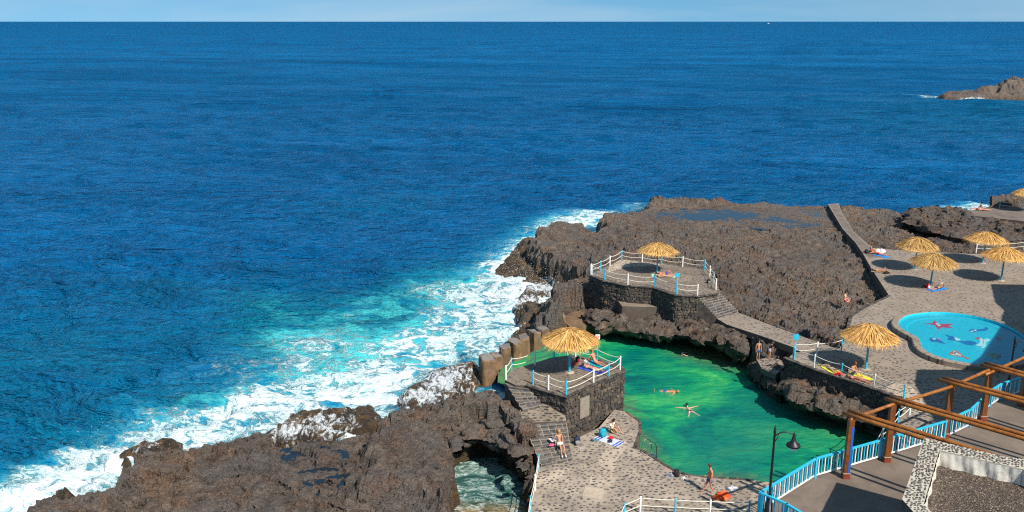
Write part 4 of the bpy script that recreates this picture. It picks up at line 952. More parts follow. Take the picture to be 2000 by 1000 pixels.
for z, pl in ((ZP, OUT_), (4.27, OUT_), (4.30, offset(IN_, .48 * sg)), (4.30, offset(IN_, .05 * sg)), (4.27, IN_)): v += [Vector((q.x, q.y, z)) + inv for q in pl]
mb.add(v, [(r * n + i, r * n + (i + 1) % n, (r + 1) * n + (i + 1) % n, (r + 1) * n + i) for r in range(4) for i in range(n)]); mb.build('rim', M['cobble'], kp)
mb = MB(); v = []
for z, pl in ((4.27, IN_), (4.02, offset(IN_, -.04 * sg)), (3.99, offset(IN_, -.65 * sg)), (3.93, offset(IN_, -.75 * sg))): v += [Vector((q.x, q.y, z)) + inv for q in pl]
mb.add(v, [(r * n + i, r * n + (i + 1) % n, (r + 1) * n + (i + 1) % n, (r + 1) * n + i) for r in range(3) for i in range(n)]); mb.build('basin_wall', M['poolblue'], kp)
link('floor', prism([q + inv for q in offset(IN_, -.3 * sg)], ZP + inv.z + .005, 3.93 + inv.z + .004), M['poolblue'], kp)
me = bpy.data.meshes.new('water_surface'); me.from_pydata([(q.x + inv.x, q.y + inv.y, 4.12 + inv.z) for q in offset(IN_, -.02 * sg)][::sg], [], [tuple(range(len(IN_)))]); link('water_surface', me, M['clear'], kp)
PC = {'red': (.75, .02, .08), 'white': (.72, .80, .80), 'navy': (.015, .10, .22), 'blue': (.01, .15, .42), 'orange': (.85, .12, .03), 'green': (.33, .45, .03), 'mauve': (.25, .08, .15), 'pink': (.65, .25, .45), 'black': (.01, .01, .015)}
for k, c in PC.items(): M['pc_' + k] = plain('pool_paint_' + k, c, .4, .05)
def decal(name, px, col, lift, sm_=3):
    pl = PP(px, 3.95); pl = smooth_poly(pl, sm_) if sm_ > 1 else pl
    return link(name, prism([q + inv for q in pl], 3.936 + inv.z, 3.94 + lift * .004 + inv.z), M['pc_' + col], kp)
star = [(1805, 631), (1822, 631), (1824, 625), (1834, 632), (1862, 632), (1852, 637), (1863, 641), (1840, 639), (1833, 643), (1826, 635)]
decal('painted_starfish', star, 'red', 1, 1)
for x in (1830.5, 1834): decal('painted_eye', [(x - 3.5, 632), (x, 630.5), (x + 3, 632), (x, 634)] if x < 1832 else [(x - 3.5, 635), (x, 633.6), (x + 3.5, 635), (x, 637)], 'white', 2)
decal('painted_fish', [(1853, 691), (1859, 686), (1867, 684), (1873, 688), (1880, 693), (1886, 697), (1893, 699), (1895, 701), (1889, 701), (1882, 697), (1873, 696), (1861, 694)], 'orange', 1)
for pts in ([(1858, 691), (1868, 692.5), (1868, 694), (1857, 692)], [(1866, 688), (1877, 693), (1875, 695), (1864, 689.6)], [(1863, 686), (1869, 688), (1867, 690), (1862, 688.5)]): decal('painted_stripe', pts, 'white', 2)
decal('painted_small_whale', [(1893, 645), (1899, 642), (1910, 643), (1918, 642), (1925, 640), (1922, 638), (1928, 639.5), (1930, 643), (1922, 646), (1910, 647), (1902, 649), (1896, 648)], 'blue', 1)
decal('painted_eye', [(1901, 645), (1905, 643.5), (1908, 645), (1904, 646.5)], 'white', 2)
decal('painted_belly', [(1895, 647), (1899, 645.5), (1901, 647.5), (1898, 648.5)], 'white', 3)
decal('painted_ray', [(1815, 662), (1822, 659), (1830, 661), (1838, 665), (1846, 671), (1838, 670), (1830, 668), (1820, 667)], 'blue', 1)
for pts in ([(1821, 661), (1826, 660), (1828, 662), (1823, 663)],): decal('painted_eye', pts, 'white', 2)
decal('painted_fin', [(1830, 661), (1834, 660), (1838, 664), (1833, 663)], 'pink', 2)
decal('painted_big_fish', [(1845, 653), (1853, 655), (1862, 657), (1868, 663), (1880, 666), (1895, 665), (1908, 670), (1900, 674), (1888, 673), (1875, 668), (1864, 665), (1850, 663), (1853, 659)], 'blue', 1)
decal('painted_belly', [(1864, 659), (1873, 661), (1876, 664), (1868, 665)], 'white', 2)
decal('painted_muzzle', [(1908, 660), (1914, 664), (1912, 671), (1905, 674), (1918, 675), (1922, 668), (1917, 660)], 'white', 2)
decal('painted_cap', [(1905, 662), (1909, 658.5), (1915, 660), (1912, 662)], 'red', 3)
decal('painted_tail', [(1921, 664), (1928, 661), (1934, 664), (1926, 668), (1925, 676), (1917, 679), (1921, 672)], 'white', 2)
decal('painted_crab', [(1945, 660), (1952, 658), (1957, 660), (1954, 663), (1948, 663)], 'red', 1)
decal('painted_eye', [(1951, 660), (1954, 659.5), (1955, 661), (1952, 661.6)], 'white', 2)
decal('painted_urchin', [(1930, 692), (1937, 689), (1947, 690), (1952, 694), (1944, 700), (1936, 698)], 'green', 1)
decal('painted_eye', [(1936, 691.5), (1941, 690.5), (1944, 692), (1940, 694)], 'blue', 2)
decal('painted_shell', [(1946, 695), (1952, 693), (1956, 696), (1952, 700), (1945, 700)], 'mauve', 3)
decal('filter_slot', [(1927, 628.5), (1949, 634), (1950, 636), (1929, 630.5)], 'black', 30, 1)

# ------------------------------------------------------------------ promenade: balustrades, pergola, lamps, planter
def balustrade(label, pts, step=.205, skip=()):
    root = empty('balustrade', pts[0]); inv = -pts[0]; tag(root, label, 'balustrade')
    k = 0
    for a, b in zip(pts[:-1], pts[1:]):
        U = b - a; L_ = U.length; rz = math.atan2(U.y, U.x)
        mb = MB(); mb.box((a + b) / 2 + Vector((0, 0, 1.06)) + inv, (L_ + .06, .12, .07), rz); mb.build('top_rail', M['turq'], root)
        mb = MB(); mb.box((a + b) / 2 + Vector((0, 0, .14)) + inv, (L_, .07, .07), rz); mb.build('bottom_rail', M['white'], root)
        mb = MB(); mb.box(a + Vector((0, 0, .5)) + inv, (.13, .15, 1.1), rz); mb.build('post', M['turq'], root)
        nn = max(1, int(round(L_ / step)))
        for i in range(1, nn):
            p_ = a.lerp(b, i / nn); c = 'turq' if k % 2 == 0 else 'white'; k += 1
            if c + 'bal' not in BAL:
                mb = MB(); mb.box((0, 0, .60), (.055, .055, .85)); me = mb.mesh('baluster'); me.materials.append(M[c]); BAL[c + 'bal'] = me
            link('baluster', BAL[c + 'bal'], None, root, p_ + inv, rz)
    mb = MB(); mb.box(pts[-1] + Vector((0, 0, .5)) + inv, (.13, .15, 1.1), 0); mb.build('post', M['turq'], root)
BAL = {}
ins = Vector((.10, -.12, 0))
balustrade('long turquoise and white balustrade along the pool side of the promenade', [q + ins for q in PP([(1477, 999), (1585, 931), (1714, 893), (1836, 856), (1886, 832), (1927, 793), (1948, 779), (1990, 766), (2060, 748)], ZR)])
balustrade('turquoise and white balustrade running down right in front of the black street lamp', [P(1478, 999, ZR) + Vector((.15, -.25, 0)), P(1530, 1028, ZR) + Vector((.1, .1, 0)), P(1590, 1066, ZR) + Vector((.1, .1, 0))])

pg = empty('timber_pergola', P(1731, 903, ZR)); inv = -pg.location; tag(pg, 'orange varnished timber pergola with paired round beams along the promenade', 'pergola')
POSTS = [(1651, 933), (1731, 901), (1844, 855), (1919, 821), (1995, 793)]
PH = 3.15; ZBm = ZR + PH + .12
tops = []
for i, q in enumerate(POSTS):
    b = P(q[0], q[1], ZR); tops.append(b + Vector((0, 0, PH)))
    mb = MB(); mb.box(b + Vector((0, 0, .15)) + inv, (.34, .34, .3)); mb.box(b + Vector((0, 0, .30)) + inv, (.36, .36, .03), mi=1); mb.build('shoe', [M['redbase'], M['patch']], pg)
    mb = MB(); mb.box(b + Vector((0, 0, PH / 2 + .15)) + inv, (.27, .27, PH - .3)); mb.build('post', M['post'], pg)
    if i == 0:
        mb = MB(); mb.add([b + inv + Vector(c) for c in ((.10, -.137, .32), (.137, -.137, .32), (.137, .05, .32), (.137, -.137, PH - .2), (.02, -.137, PH - .2), (-.02, -.137, 2))], [(0, 1, 3, 4)])
        mb = MB(); mb.box(b + inv + Vector((.085, -.139, 1.55)), (.11, .012, 2.5)); mb.build('painted_strip', M['bluepaint'], pg)
def log(a, b, r=.10, name='beam'):
    n_ = 8; mb = MB(); rr = random.Random(int(a.x * 100)); pts = [a.lerp(b, t / n_) + Vector((0, 0, rr.uniform(-.006, .006))) for t in range(n_ + 1)]
    mb.tube([p_ + inv for p_ in pts], r, 12); mb.build(name, M['timber'], pg)
LOGS = [((1648, 807), (1806, 857)), ((1658, 802), (1900, 877)), ((1730, 779), (2000, 857)), ((1740, 775), (2000, 849)), ((1834, 742), (2000, 786)), ((1843, 738), (2000, 779)), ((1917, 713), (2000, 735)), ((1925, 709), (2000, 729))]
for a, b in LOGS:
    A = P(*a, ZBm); B = P(*b, ZBm); d = (B - A).normalized(); log(A - d * .05, A + d * (11.0))
for a, b in (((1687, 810), (1745, 789)), ((1768, 783), (1859, 755)), ((1880, 745), (1933, 722)), ((1958, 717), (2030, 685))):
    A = P(*a, ZBm - .14); B = P(*b, ZBm - .14); d = B - A; log(A - d * .45, B, .085, 'purlin')

def lamp(label, base, H_, adir, group):
    root = empty('street_lamp', base); tag(root, label, 'street lamp', group)
    mb = MB(); mb.lathe([(.20, 0), (.19, .25), (.17, .7), (.10, .95), (.07, 1.1), (.062, 1.3), (.05, H_ - .35), (.075, H_ - .3), (.055, H_ - .2), (.05, H_ - .1), (.02, H_), (0, H_ + .1)], n=14); mb.build('pole', M['black'], root)
    d = Vector(adir).normalized(); mb = MB()
    pts = [Vector((0, 0, H_ - .55)) + d * .0, Vector((0, 0, H_ - .38)) + d * .12, Vector((0, 0, H_ - .27)) + d * .35, Vector((0, 0, H_ - .28)) + d * .6, Vector((0, 0, H_ - .42)) + d * .95]
    mb.tube(smooth_poly(pts, 4, False), .03, 8); mb.tube([Vector((0, 0, H_ - .8)), Vector((0, 0, H_ - .6)) + d * .12, Vector((0, 0, H_ - .33)) + d * .2], .02, 6); mb.build('arm', M['black'], root)
    c = d * .85; c.z = H_ - .36
    mb = MB(); mb.lathe([(.03, .08), (.05, 0), (.07, -.12), (.10, -.25), (.16, -.38), (.30, -.48), (.32, -.56), (.29, -.56)], n=20); mb.build('lamp_shade', M['black'], root, c)
    mb = MB(); mb.lathe([(.22, -.55), (.21, -.66), (.14, -.76), (0, -.80)], n=18); mb.build('lamp_glass', M['glass'], root, c)
    return root
M['glass'] = plain('frosted_glass', (.7, .75, .78), .2, .05)
lamp('black bell shaded street lamp at the corner of the promenade above the pool', P(1486, 1010, ZR) + Vector((.35, .1, 0)), 4.5, (.95, -.1, 0), 'black street lamps')
l2 = P(1966, 771, ZR); lamp('black street lamp standing inside the balustrade below the paddling pool', l2, 3.75, (1, -.1, 0), 'black street lamps')

# building with the gravel planter roof
OC = PP([(1805, 855), (1762, 975), (1786, 1002), (1760, 1080), (1900, 1400), (2700, 1400), (2500, 1000), (1967, 893)], ZB)
OC = [OC[0], OC[1], OC[2], OC[2] + Vector((.3, -3.0, 0)), OC[2] + Vector((14, -9, 0)), OC[7] + Vector((14, -3.4, 0)), OC[7]]
INN = [P(1834, 879, ZB), P(1804, 983, ZB), P(1812, 1003, ZB) + Vector((.2, -.6, 0)), P(1812, 1003, ZB) + Vector((3.5, -2.2, 0)), P(1997, 916, ZB) + Vector((1.6, -3.2, 0)), P(1997, 916, ZB)]
bd = empty('flat_roofed_building', OC[0]); bd.location.z = ZR; inv = -bd.location
tag(bd, 'flat roofed building with a gravel bed on top inside a black and white rubble parapet', 'building')
bm_ = bmesh.new()
ov = [bm_.verts.new(Vector((q.x, q.y, ZB)) + inv) for q in OC]; iv = [bm_.verts.new(Vector((q.x, q.y, ZB)) + inv) for q in INN]
il = [bm_.verts.new(Vector((q.x, q.y, ZB - .95)) + inv) for q in INN]; ob = [bm_.verts.new(Vector((q.x, q.y, ZR - 3)) + inv) for q in OC]
pr = [(0, 0), (1, 1), (2, 2), (3, 3), (4, 3), (5, 4), (6, 5)]
for k in range(7):
    (a, ia), (b, ib) = pr[k], pr[(k + 1) % 7]
    if ia == ib: bm_.faces.new((ov[a], ov[b], iv[ia]))
    else: bm_.faces.new((ov[a], ov[b], iv[ib], iv[ia]))
for k in range(7): bm_.faces.new((ob[k], ob[(k + 1) % 7], ov[(k + 1) % 7], ov[k]))
for k in range(6): bm_.faces.new((iv[k], iv[(k + 1) % 6], il[(k + 1) % 6], il[k]))
bmesh.ops.recalc_face_normals(bm_, faces=bm_.faces)
for f_ in bm_.faces:
    if min(v_.co.z for v_ in f_.verts) < -2: f_.material_index = 1
me = bpy.data.meshes.new('parapet'); bm_.to_mesh(me); bm_.free(); link('parapet', me, [plain('white_mortar', (.50, .45, .37), .8, .15, 4), M['wallstone']], bd)
# taller neighbour whose shade lies over the plaza and the paddling pool
S_ = [(1935, 555), (1943, 590), (1961, 606), (1948, 646), (1926, 678), (1914, 697), (1878, 722), (1790, 722), (1786, 748), (1812, 800), (1835, 842), (2100, 850), (2300, 760), (2300, 560)]
HB = 12.0; nb = PP(S_, ZP); nb = [q + Vector((SUN_H[0], SUN_H[1], 0)) * HB for q in nb]
ne = empty('apartment_building', nb[0]); ne.location.z = ZP; i2 = -ne.location; link('walls', prism([q + i2 for q in nb], 0, HB), M['plaster'], ne); tag(ne, 'tall plastered building beyond the right edge beside the paddling pool', 'building')
link('gravel_bed', prism([q + inv + Vector((0, 0, 0)) for q in INN], ZB - 1.2 + inv.z, ZB - .72 + inv.z), M['gravel'], bd)
# fabric liner, slightly folded
for a, b in ((0, 1), (5, 0), (4, 5)):
    A, B = INN[a], INN[b]; cen = sum(INN, Vector()) / 6; U = (B - A); U.z = 0; L_ = U.length; U.normalize(); N = Vector((-U.y, U.x, 0)); N = N if N.dot(cen - A) > 0 else -N
    nn = 60; v = []
    for r_ in range(4):
        for i in range(nn + 1):
            z = ZB - .04 - r_ * .24; fo = .05 + .018 * math.sin(i * .37 + r_ * .9) * (r_ + 1) * .6 + .010 * math.sin(i * 1.13 + r_) + .006 * math.sin(i * 2.9)
            v.append(A + U * (L_ * i / nn) + N * fo + Vector((0, 0, z - ZB)) + inv)
    mb = MB(); mb.add(v, [(r_ * (nn + 1) + i, r_ * (nn + 1) + i + 1, (r_ + 1) * (nn + 1) + i + 1, (r_ + 1) * (nn + 1) + i) for r_ in range(3) for i in range(nn)], True); mb.build('fabric_liner', M['fabric'], bd)
def parapet_stones(quad, seed):
    mb = MB(); rr = random.Random(seed); pl = [Vector((q.x, q.y, 0)) for q in quad]; xs = [q.x for q in pl]; ys = [q.y for q in pl]; sp = .135
    X, Y = np.meshgrid(np.arange(min(xs), max(xs), sp), np.arange(min(ys), max(ys), sp)); X = X + rng.uniform(-.3, .3, X.shape) * sp; Y = Y + rng.uniform(-.3, .3, Y.shape) * sp; X[1::2] += sp / 2
    ok = sdf(X, Y, pl) < -.03
    for x, y in zip(X[ok], Y[ok]):
        a = rr.random() * 3.14; s = rr.uniform(.042, .082)
        stone_lump(mb, Vector((x, y, ZB)) + inv, Vector((math.cos(a), math.sin(a), 0)), Vector((-math.sin(a), math.cos(a), 0)), Vector((0, 0, 1)), s, s * .68, .03, rr, 5)
    return tag(mb.build('rubble_stones', M['pebble'], bd), kind='stuff')
parapet_stones([OC[0], OC[1], INN[1], INN[0]], 1); parapet_stones([OC[1], OC[2], OC[3], INN[2], INN[1]], 2); parapet_stones([OC[0], INN[0], INN[5], OC[5], OC[6]], 3)
# ------------------------------------------------------------------ people
SK = {'tan': (.50, .24, .14), 'fair': (.62, .36, .25), 'red': (.60, .22, .13), 'brown': (.34, .15, .075)}
for k, c in SK.items(): M['skin_' + k] = plain('skin_' + k, c, .5, .06, 5)
CL = {'blue': (.03, .10, .32), 'navy': (.012, .02, .06), 'white': (.8, .8, .8), 'red': (.62, .02, .03), 'purple': (.22, .03, .35), 'black': (.012, .012, .015), 'pink': (.75, .12, .25), 'lilac': (.42, .33, .45), 'teal': (.0, .32, .42), 'orange': (.85, .10, .015), 'yellow': (.65, .62, .05), 'brightblue': (.01, .25, .75), 'royal': (.04, .08, .5), 'palegreen': (.35, .65, .55), 'blond': (.42, .22, .07), 'darkhair': (.02, .012, .008), 'brownhair': (.09, .04, .02), 'redhair': (.20, .05, .02), 'grey': (.25, .25, .27), 'palegrey': (.55, .56, .6), 'khaki': (.3, .25, .12)}
for k, c in CL.items(): M['cl_' + k] = plain('cloth_' + k, c, .8, .1, 6)
RAD = dict(pelvis=.135, waist=.115, chest=.145, neck=.055, jaw=.062, head=.092, crown=.07, sh=.062, el=.042, wr=.028, palm=.034, hip=.092, kn=.058, an=.036, toe=.03)
BONES = [('pelvis', 'waist'), ('waist', 'chest'), ('chest', 'neck'), ('neck', 'jaw'), ('jaw', 'head'), ('head', 'crown')]
for s in 'LR': BONES += [('chest', 'sh' + s), ('sh' + s, 'el' + s), ('el' + s, 'wr' + s), ('wr' + s, 'palm' + s), ('pelvis', 'hip' + s), ('hip' + s, 'kn' + s), ('kn' + s, 'an' + s), ('an' + s, 'toe' + s)]
def skin_mesh(name, verts, edges, rad, sub=1, root=0):
    me = bpy.data.meshes.new(name); me.from_pydata(verts, edges, []); o = bpy.data.objects.new(name, me); COL.objects.link(o)
    md = o.modifiers.new('s', 'SKIN'); md.use_smooth_shade = True; md.branch_smoothing = .5
    for i, r_ in enumerate(rad):
        me.skin_vertices[0].data[i].radius = (r_, r_)
    me.skin_vertices[0].data[root].use_root = True
    sb = o.modifiers.new('d', 'SUBSURF'); sb.levels = sub; sb.render_levels = sub
    dg = bpy.context.evaluated_depsgraph_get(); out = bpy.data.meshes.new_from_object(o.evaluated_get(dg)); bpy.data.objects.remove(o); out.name = name
    for q in out.polygons: q.use_smooth = True
    return out
def V3(*a): return Vector(a)
def base_pose(kind):
    J = dict(pelvis=V3(0, 0, .93), waist=V3(0, .01, 1.10), chest=V3(0, .0, 1.32), neck=V3(0, -.01, 1.50), jaw=V3(0, .015, 1.58), head=V3(0, .01, 1.66), crown=V3(0, -.005, 1.735))
    for s, x in (('L', -1), ('R', 1)):
        J.update({'sh' + s: V3(.18 * x, 0, 1.43), 'el' + s: V3(.25 * x, -.02, 1.14), 'wr' + s: V3(.25 * x, .06, .89), 'palm' + s: V3(.25 * x, .08, .81),
                  'hip' + s: V3(.095 * x, 0, .87), 'kn' + s: V3(.10 * x, .02, .48), 'an' + s: V3(.10 * x, -.02, .07), 'toe' + s: V3(.13 * x, .15, .03)})
    if kind == 'walk':
        J['knR'] = V3(.10, .16, .50); J['anR'] = V3(.10, .32, .11); J['toeR'] = V3(.12, .48, .06); J['knL'] = V3(-.10, -.02, .47); J['anL'] = V3(-.10, -.22, .10); J['toeL'] = V3(-.12, -.05, .03)
        J['elR'] = V3(.25, -.1, 1.17); J['wrR'] = V3(.17, .12, 1.06); J['palmR'] = V3(.12, .19, 1.04); J['jaw'].y += .03; J['head'].y += .05; J['crown'].y += .05
    if kind == 'bend':   # looking down, leaning
        J['chest'].y = .12; J['neck'] = V3(0, .20, 1.44); J['jaw'] = V3(0, .26, 1.49); J['head'] = V3(0, .30, 1.55); J['crown'] = V3(0, .31, 1.62); J['waist'].y = .05
        for s, x in (('L', -1), ('R', 1)): J['sh' + s] = V3(.18 * x, .14, 1.38); J['el' + s] = V3(.24 * x, .18, 1.09); J['wr' + s] = V3(.18 * x, .28, .86); J['palm' + s] = V3(.16 * x, .31, .78)
    if kind in ('supine', 'prone', 'read', 'knee'):
        s_ = 1 if kind != 'prone' else -1
        J = dict(pelvis=V3(0, 0, .12), waist=V3(0, .17, .12), chest=V3(0, .40, .14), neck=V3(0, .58, .12), jaw=V3(0, .66, .13), head=V3(0, .74, .13), crown=V3(0, .82, .12))
        for s, x in (('L', -1), ('R', 1)):
            J.update({'sh' + s: V3(.18 * x, .50, .11), 'el' + s: V3(.30 * x, .24, .08), 'wr' + s: V3(.30 * x, .0, .06), 'palm' + s: V3(.29 * x, -.08, .05),
                      'hip' + s: V3(.10 * x, -.05, .11), 'kn' + s: V3(.12 * x, -.45, .09), 'an' + s: V3(.14 * x, -.86, .06), 'toe' + s: V3(.16 * x, -.95, .06 + .09 * (s_ > 0))})
        if kind == 'knee': J['knR'] = V3(.12, -.32, .42); J['anR'] = V3(.14, -.56, .06); J['toeR'] = V3(.15, -.70, .03)
        if kind == 'read':
            for s, x in (('L', -1), ('R', 1)): J['el' + s] = V3(.25 * x, .34, .22); J['wr' + s] = V3(.13 * x, .44, .42); J['palm' + s] = V3(.11 * x, .46, .49)
            J['jaw'] = V3(0, .66, .17); J['head'] = V3(0, .73, .22); J['crown'] = V3(0, .80, .25)
        if kind == 'prone':
            for s, x in (('L', -1), ('R', 1)): J['el' + s] = V3(.32 * x, .62, .07); J['wr' + s] = V3(.12 * x, .78, .05); J['palm' + s] = V3(.05 * x, .82, .05)
    if kind.startswith('sit'):
        J = dict(pelvis=V3(0, 0, .13), waist=V3(0, -.03, .30), chest=V3(0, -.04, .52), neck=V3(0, .01, .70), jaw=V3(0, .04, .78), head=V3(0, .04, .86), crown=V3(0, .03, .935))
        for s, x in (('L', -1), ('R', 1)):
            J.update({'sh' + s: V3(.18 * x, -.03, .63), 'el' + s: V3(.24 * x, .08, .38), 'wr' + s: V3(.16 * x, .28, .34), 'palm' + s: V3(.13 * x, .35, .34),
                      'hip' + s: V3(.10 * x, .05, .11), 'kn' + s: V3(.13 * x, .45, .14), 'an' + s: V3(.12 * x, .86, .06), 'toe' + s: V3(.14 * x, .92, .16)})
        if kind == 'sit_back':
            for k in ('waist', 'chest', 'neck', 'jaw', 'head', 'crown', 'shL', 'shR'): J[k].y -= J[k].z * .42
            for s, x in (('L', -1), ('R', 1)): J['el' + s] = V3(.26 * x, -.40, .34); J['wr' + s] = V3(.27 * x, -.50, .08); J['palm' + s] = V3(.27 * x, -.56, .035)
        if kind == 'sit_knees':
            for s, x in (('L', -1), ('R', 1)): J['kn' + s] = V3(.16 * x, .33, .44 if s == 'L' else .40); J['an' + s] = V3(.14 * x, .60 if s == 'L' else .5, .07); J['toe' + s] = V3(.15 * x, .74 if s == 'L' else .64, .035)
            J['jaw'].y += .05; J['head'].y += .08; J['crown'].y += .09; J['wrL'] = V3(-.05, .24, .40); J['wrR'] = V3(.06, .24, .36); J['palmL'] = V3(-.02, .30, .40); J['palmR'] = V3(.03, .30, .36)
        if kind == 'sit_cross':
            for s, x in (('L', -1), ('R', 1)): J['kn' + s] = V3(.34 * x, .26, .15); J['an' + s] = V3(-.08 * x, .34, .07 + .05 * (x > 0)); J['toe' + s] = V3(-.18 * x, .36, .07 + .05 * (x > 0))
        if kind == 'sit_step':  # on a step, lower legs down
            for s, x in (('L', -1), ('R', 1)): J['kn' + s] = V3(.10 * x, .42, .13); J['an' + s] = V3(.11 * x, .66, -.36); J['toe' + s] = V3(.12 * x, .80, -.42); J['wr' + s] = V3(.22 * x, -.05, .14); J['palm' + s] = V3(.23 * x, -.06, .06); J['el' + s] = V3(.27 * x, -.14, .36)
            J['chest'].y -= .1; J['neck'].y -= .12; J['shL'].y -= .12; J['shR'].y -= .12; J['jaw'].y -= .11; J['head'].y -= .12; J['crown'].y -= .13
    if kind == 'float':   # on the back
        J = base_pose('supine'); 
        for k in J: J[k].z -= .11
        for s, x in (('L', -1), ('R', 1)): J['el' + s] = V3(.40 * x, .42, .0); J['wr' + s] = V3(.55 * x, .30, -.02); J['palm' + s] = V3(.62 * x, .27, -.01)
        J['jaw'].z += .05; J['head'].z += .1; J['crown'].z += .12; J['chest'].z += .03
    if kind == 'swim':    # face down, arms wide, legs open
        J = base_pose('prone')
        for k in J: J[k].z -= .13
        for s, x in (('L', -1), ('R', 1)): J['el' + s] = V3(.44 * x, .56, .01); J['wr' + s] = V3(.68 * x, .62, .02); J['palm' + s] = V3(.76 * x, .66, .02); J['kn' + s] = V3(.22 * x, -.40, -.02); J['an' + s] = V3(.36 * x, -.72, -.02); J['toe' + s] = V3(.44 * x, -.80, -.03)
        J['jaw'].z += .10; J['head'].z += .16; J['crown'].z += .17
    if kind == 'tread':
        J = base_pose('stand')
        for s, x in (('L', -1), ('R', 1)): J['el' + s] = V3(.34 * x, .18, 1.32); J['wr' + s] = V3(.30 * x, .42, 1.36); J['palm' + s] = V3(.28 * x, .50, 1.37); J['kn' + s].y = .25; J['an' + s] = V3(.2 * x, .0, .4); J['toe' + s] = V3(.2 * x, .0, .3)
        for k in J: J[k].z -= 1.33
    return J
def person(label, at, rz, pose, skin='tan', hair='darkhair', cloth=(), hl='short', sc=1.0, fem=False, z=0.0, tweak=None):
    J = base_pose(pose)
    if tweak:
        for k, v in tweak.items(): J[k] = J[k] + Vector(v)
    names = list(J); rad = []
    for k in names:
        b = k[:-1] if k[-1] in 'LR' else k; r_ = RAD[b]
        if fem: r_ *= {'waist': .86, 'sh': .82, 'el': .85, 'chest': .9, 'neck': .85}.get(b, 1.0)
        rad.append(r_)
    vs = [J[k] * sc for k in names]; ed = [(names.index(a), names.index(b)) for a, b in BONES]; rd = [r_ * sc for r_ in rad]
    fw = (J['head'] - J['neck']).normalized(); face = V3(0, 1, 0) if abs(fw.z) > .6 else V3(0, 0, 1 if pose != 'prone' else -1)
    vs.append((J['head'] + face * .085 - fw * .015) * sc); rd.append(.022 * sc); ed.append((names.index('head'), len(vs) - 1))
    for s in 'LR':   # thumb and four fingers, slightly curled
        pm = J['palm' + s]; d = (pm - J['wr' + s]).normalized(); sd = d.cross(V3(0, 0, 1)); sd = sd.normalized() if sd.length > .1 else V3(1, 0, 0); nn = d.cross(sd).normalized(); ip = names.index('palm' + s)
        for off, L_ in ((-.030, .062), (-.010, .080), (.010, .086), (.030, .074)):
            a = len(vs); vs.append((pm + d * .05 + sd * off) * sc); vs.append((pm + d * (.05 + L_ * .9) + sd * off * 1.3 + nn * .015) * sc); rd += [.010 * sc, .008 * sc]; ed += [(ip, a), (a, a + 1)]
        a = len(vs); x = 1 if s == 'L' else -1; vs.append((pm + sd * .05 * x + d * .03) * sc); rd.append(.011 * sc); ed.append((ip, a))
    root = empty('person', at, rz); root.location.z += z; tag(root, label, 'person')
    link('body', skin_mesh('body', vs, ed, rd), M['skin_' + skin], root)
    h = J['head'] * sc; mb = MB(); R_ = .112 * sc; bk = -face
    q = fw.to_track_quat('Z', 'Y').to_matrix()
    mb.lathe([(R_ * math.sin(t), -R_ * math.cos(t)) for t in np.linspace(.0, math.pi, 9)], n=12)
    v = []
    for p_ in mb.v:
        p_ = q @ Vector(p_); p_ = p_ + bk * .03 * sc + fw * .03 * sc
        if p_.dot(face) > .055 * sc and p_.dot(fw) < .06 * sc: p_ = p_ - face * (p_.dot(face) - .055 * sc)
        if hl == 'long' and p_.dot(fw) < -.01: p_ = p_ * 1.0 - fw * .12 * sc + bk * .01
        v.append(h + p_)
    mb.v = v; mb.build('hair', M['cl_' + hair], root)
    for sx in (-1, 1):
        side = fw.cross(face).normalized(); c = h + face * .088 * sc + side * .032 * sx * sc; mb = MB(); mb.lathe([(0, -.009), (.009, 0), (0, .009)], tuple(c), 6); mb.build('eye', M['cl_darkhair'], root)
    for kind, colr in cloth:
        def seg(keys, edges, rr_):
            vv = [J[k] * sc if isinstance(k, str) else k * sc for k in keys]; return skin_mesh(kind, vv, edges, [r_ * sc for r_ in rr_])
        if kind in ('shorts', 'briefs', 'skirt'):
            f = {'shorts': .62, 'briefs': .22, 'skirt': .55}[kind]; g = {'shorts': 1.18, 'briefs': 1.06, 'skirt': 1.5}[kind]
            kl = J['hipL'].lerp(J['knL'], f); kr = J['hipR'].lerp(J['knR'], f); up = J['pelvis'].lerp(J['waist'], .35)
            me = seg(['pelvis', up, 'hipL', 'hipR', kl, kr], [(0, 1), (0, 2), (0, 3), (2, 4), (3, 5)], [.15, .137, .107 * g, .107 * g, .088 * g, .088 * g])
        elif kind in ('top', 'tshirt'):
            lo = J['waist'].lerp(J['pelvis'], .3) if kind == 'tshirt' else J['chest'].lerp(J['waist'], .25)
            if kind == 'tshirt': me = seg([lo, 'waist', 'chest', 'shL', 'shR', J['shL'].lerp(J['elL'], .55), J['shR'].lerp(J['elR'], .55)], [(0, 1), (1, 2), (2, 3), (2, 4), (3, 5), (4, 6)], [.15, .14, .162, .08, .08, .065, .065])
            else: me = seg([lo, 'chest', J['chest'].lerp(J['neck'], .15)], [(0, 1), (1, 2)], [.128, .150, .13])
        elif kind == 'shoes':
            for s in 'LR':
                me = seg(['an' + s, 'toe' + s], [(0, 1)], [.045, .042]); link('shoe', me, M['cl_' + colr], root)
            continue
        link(kind, me, M['cl_' + colr], root)
    return root
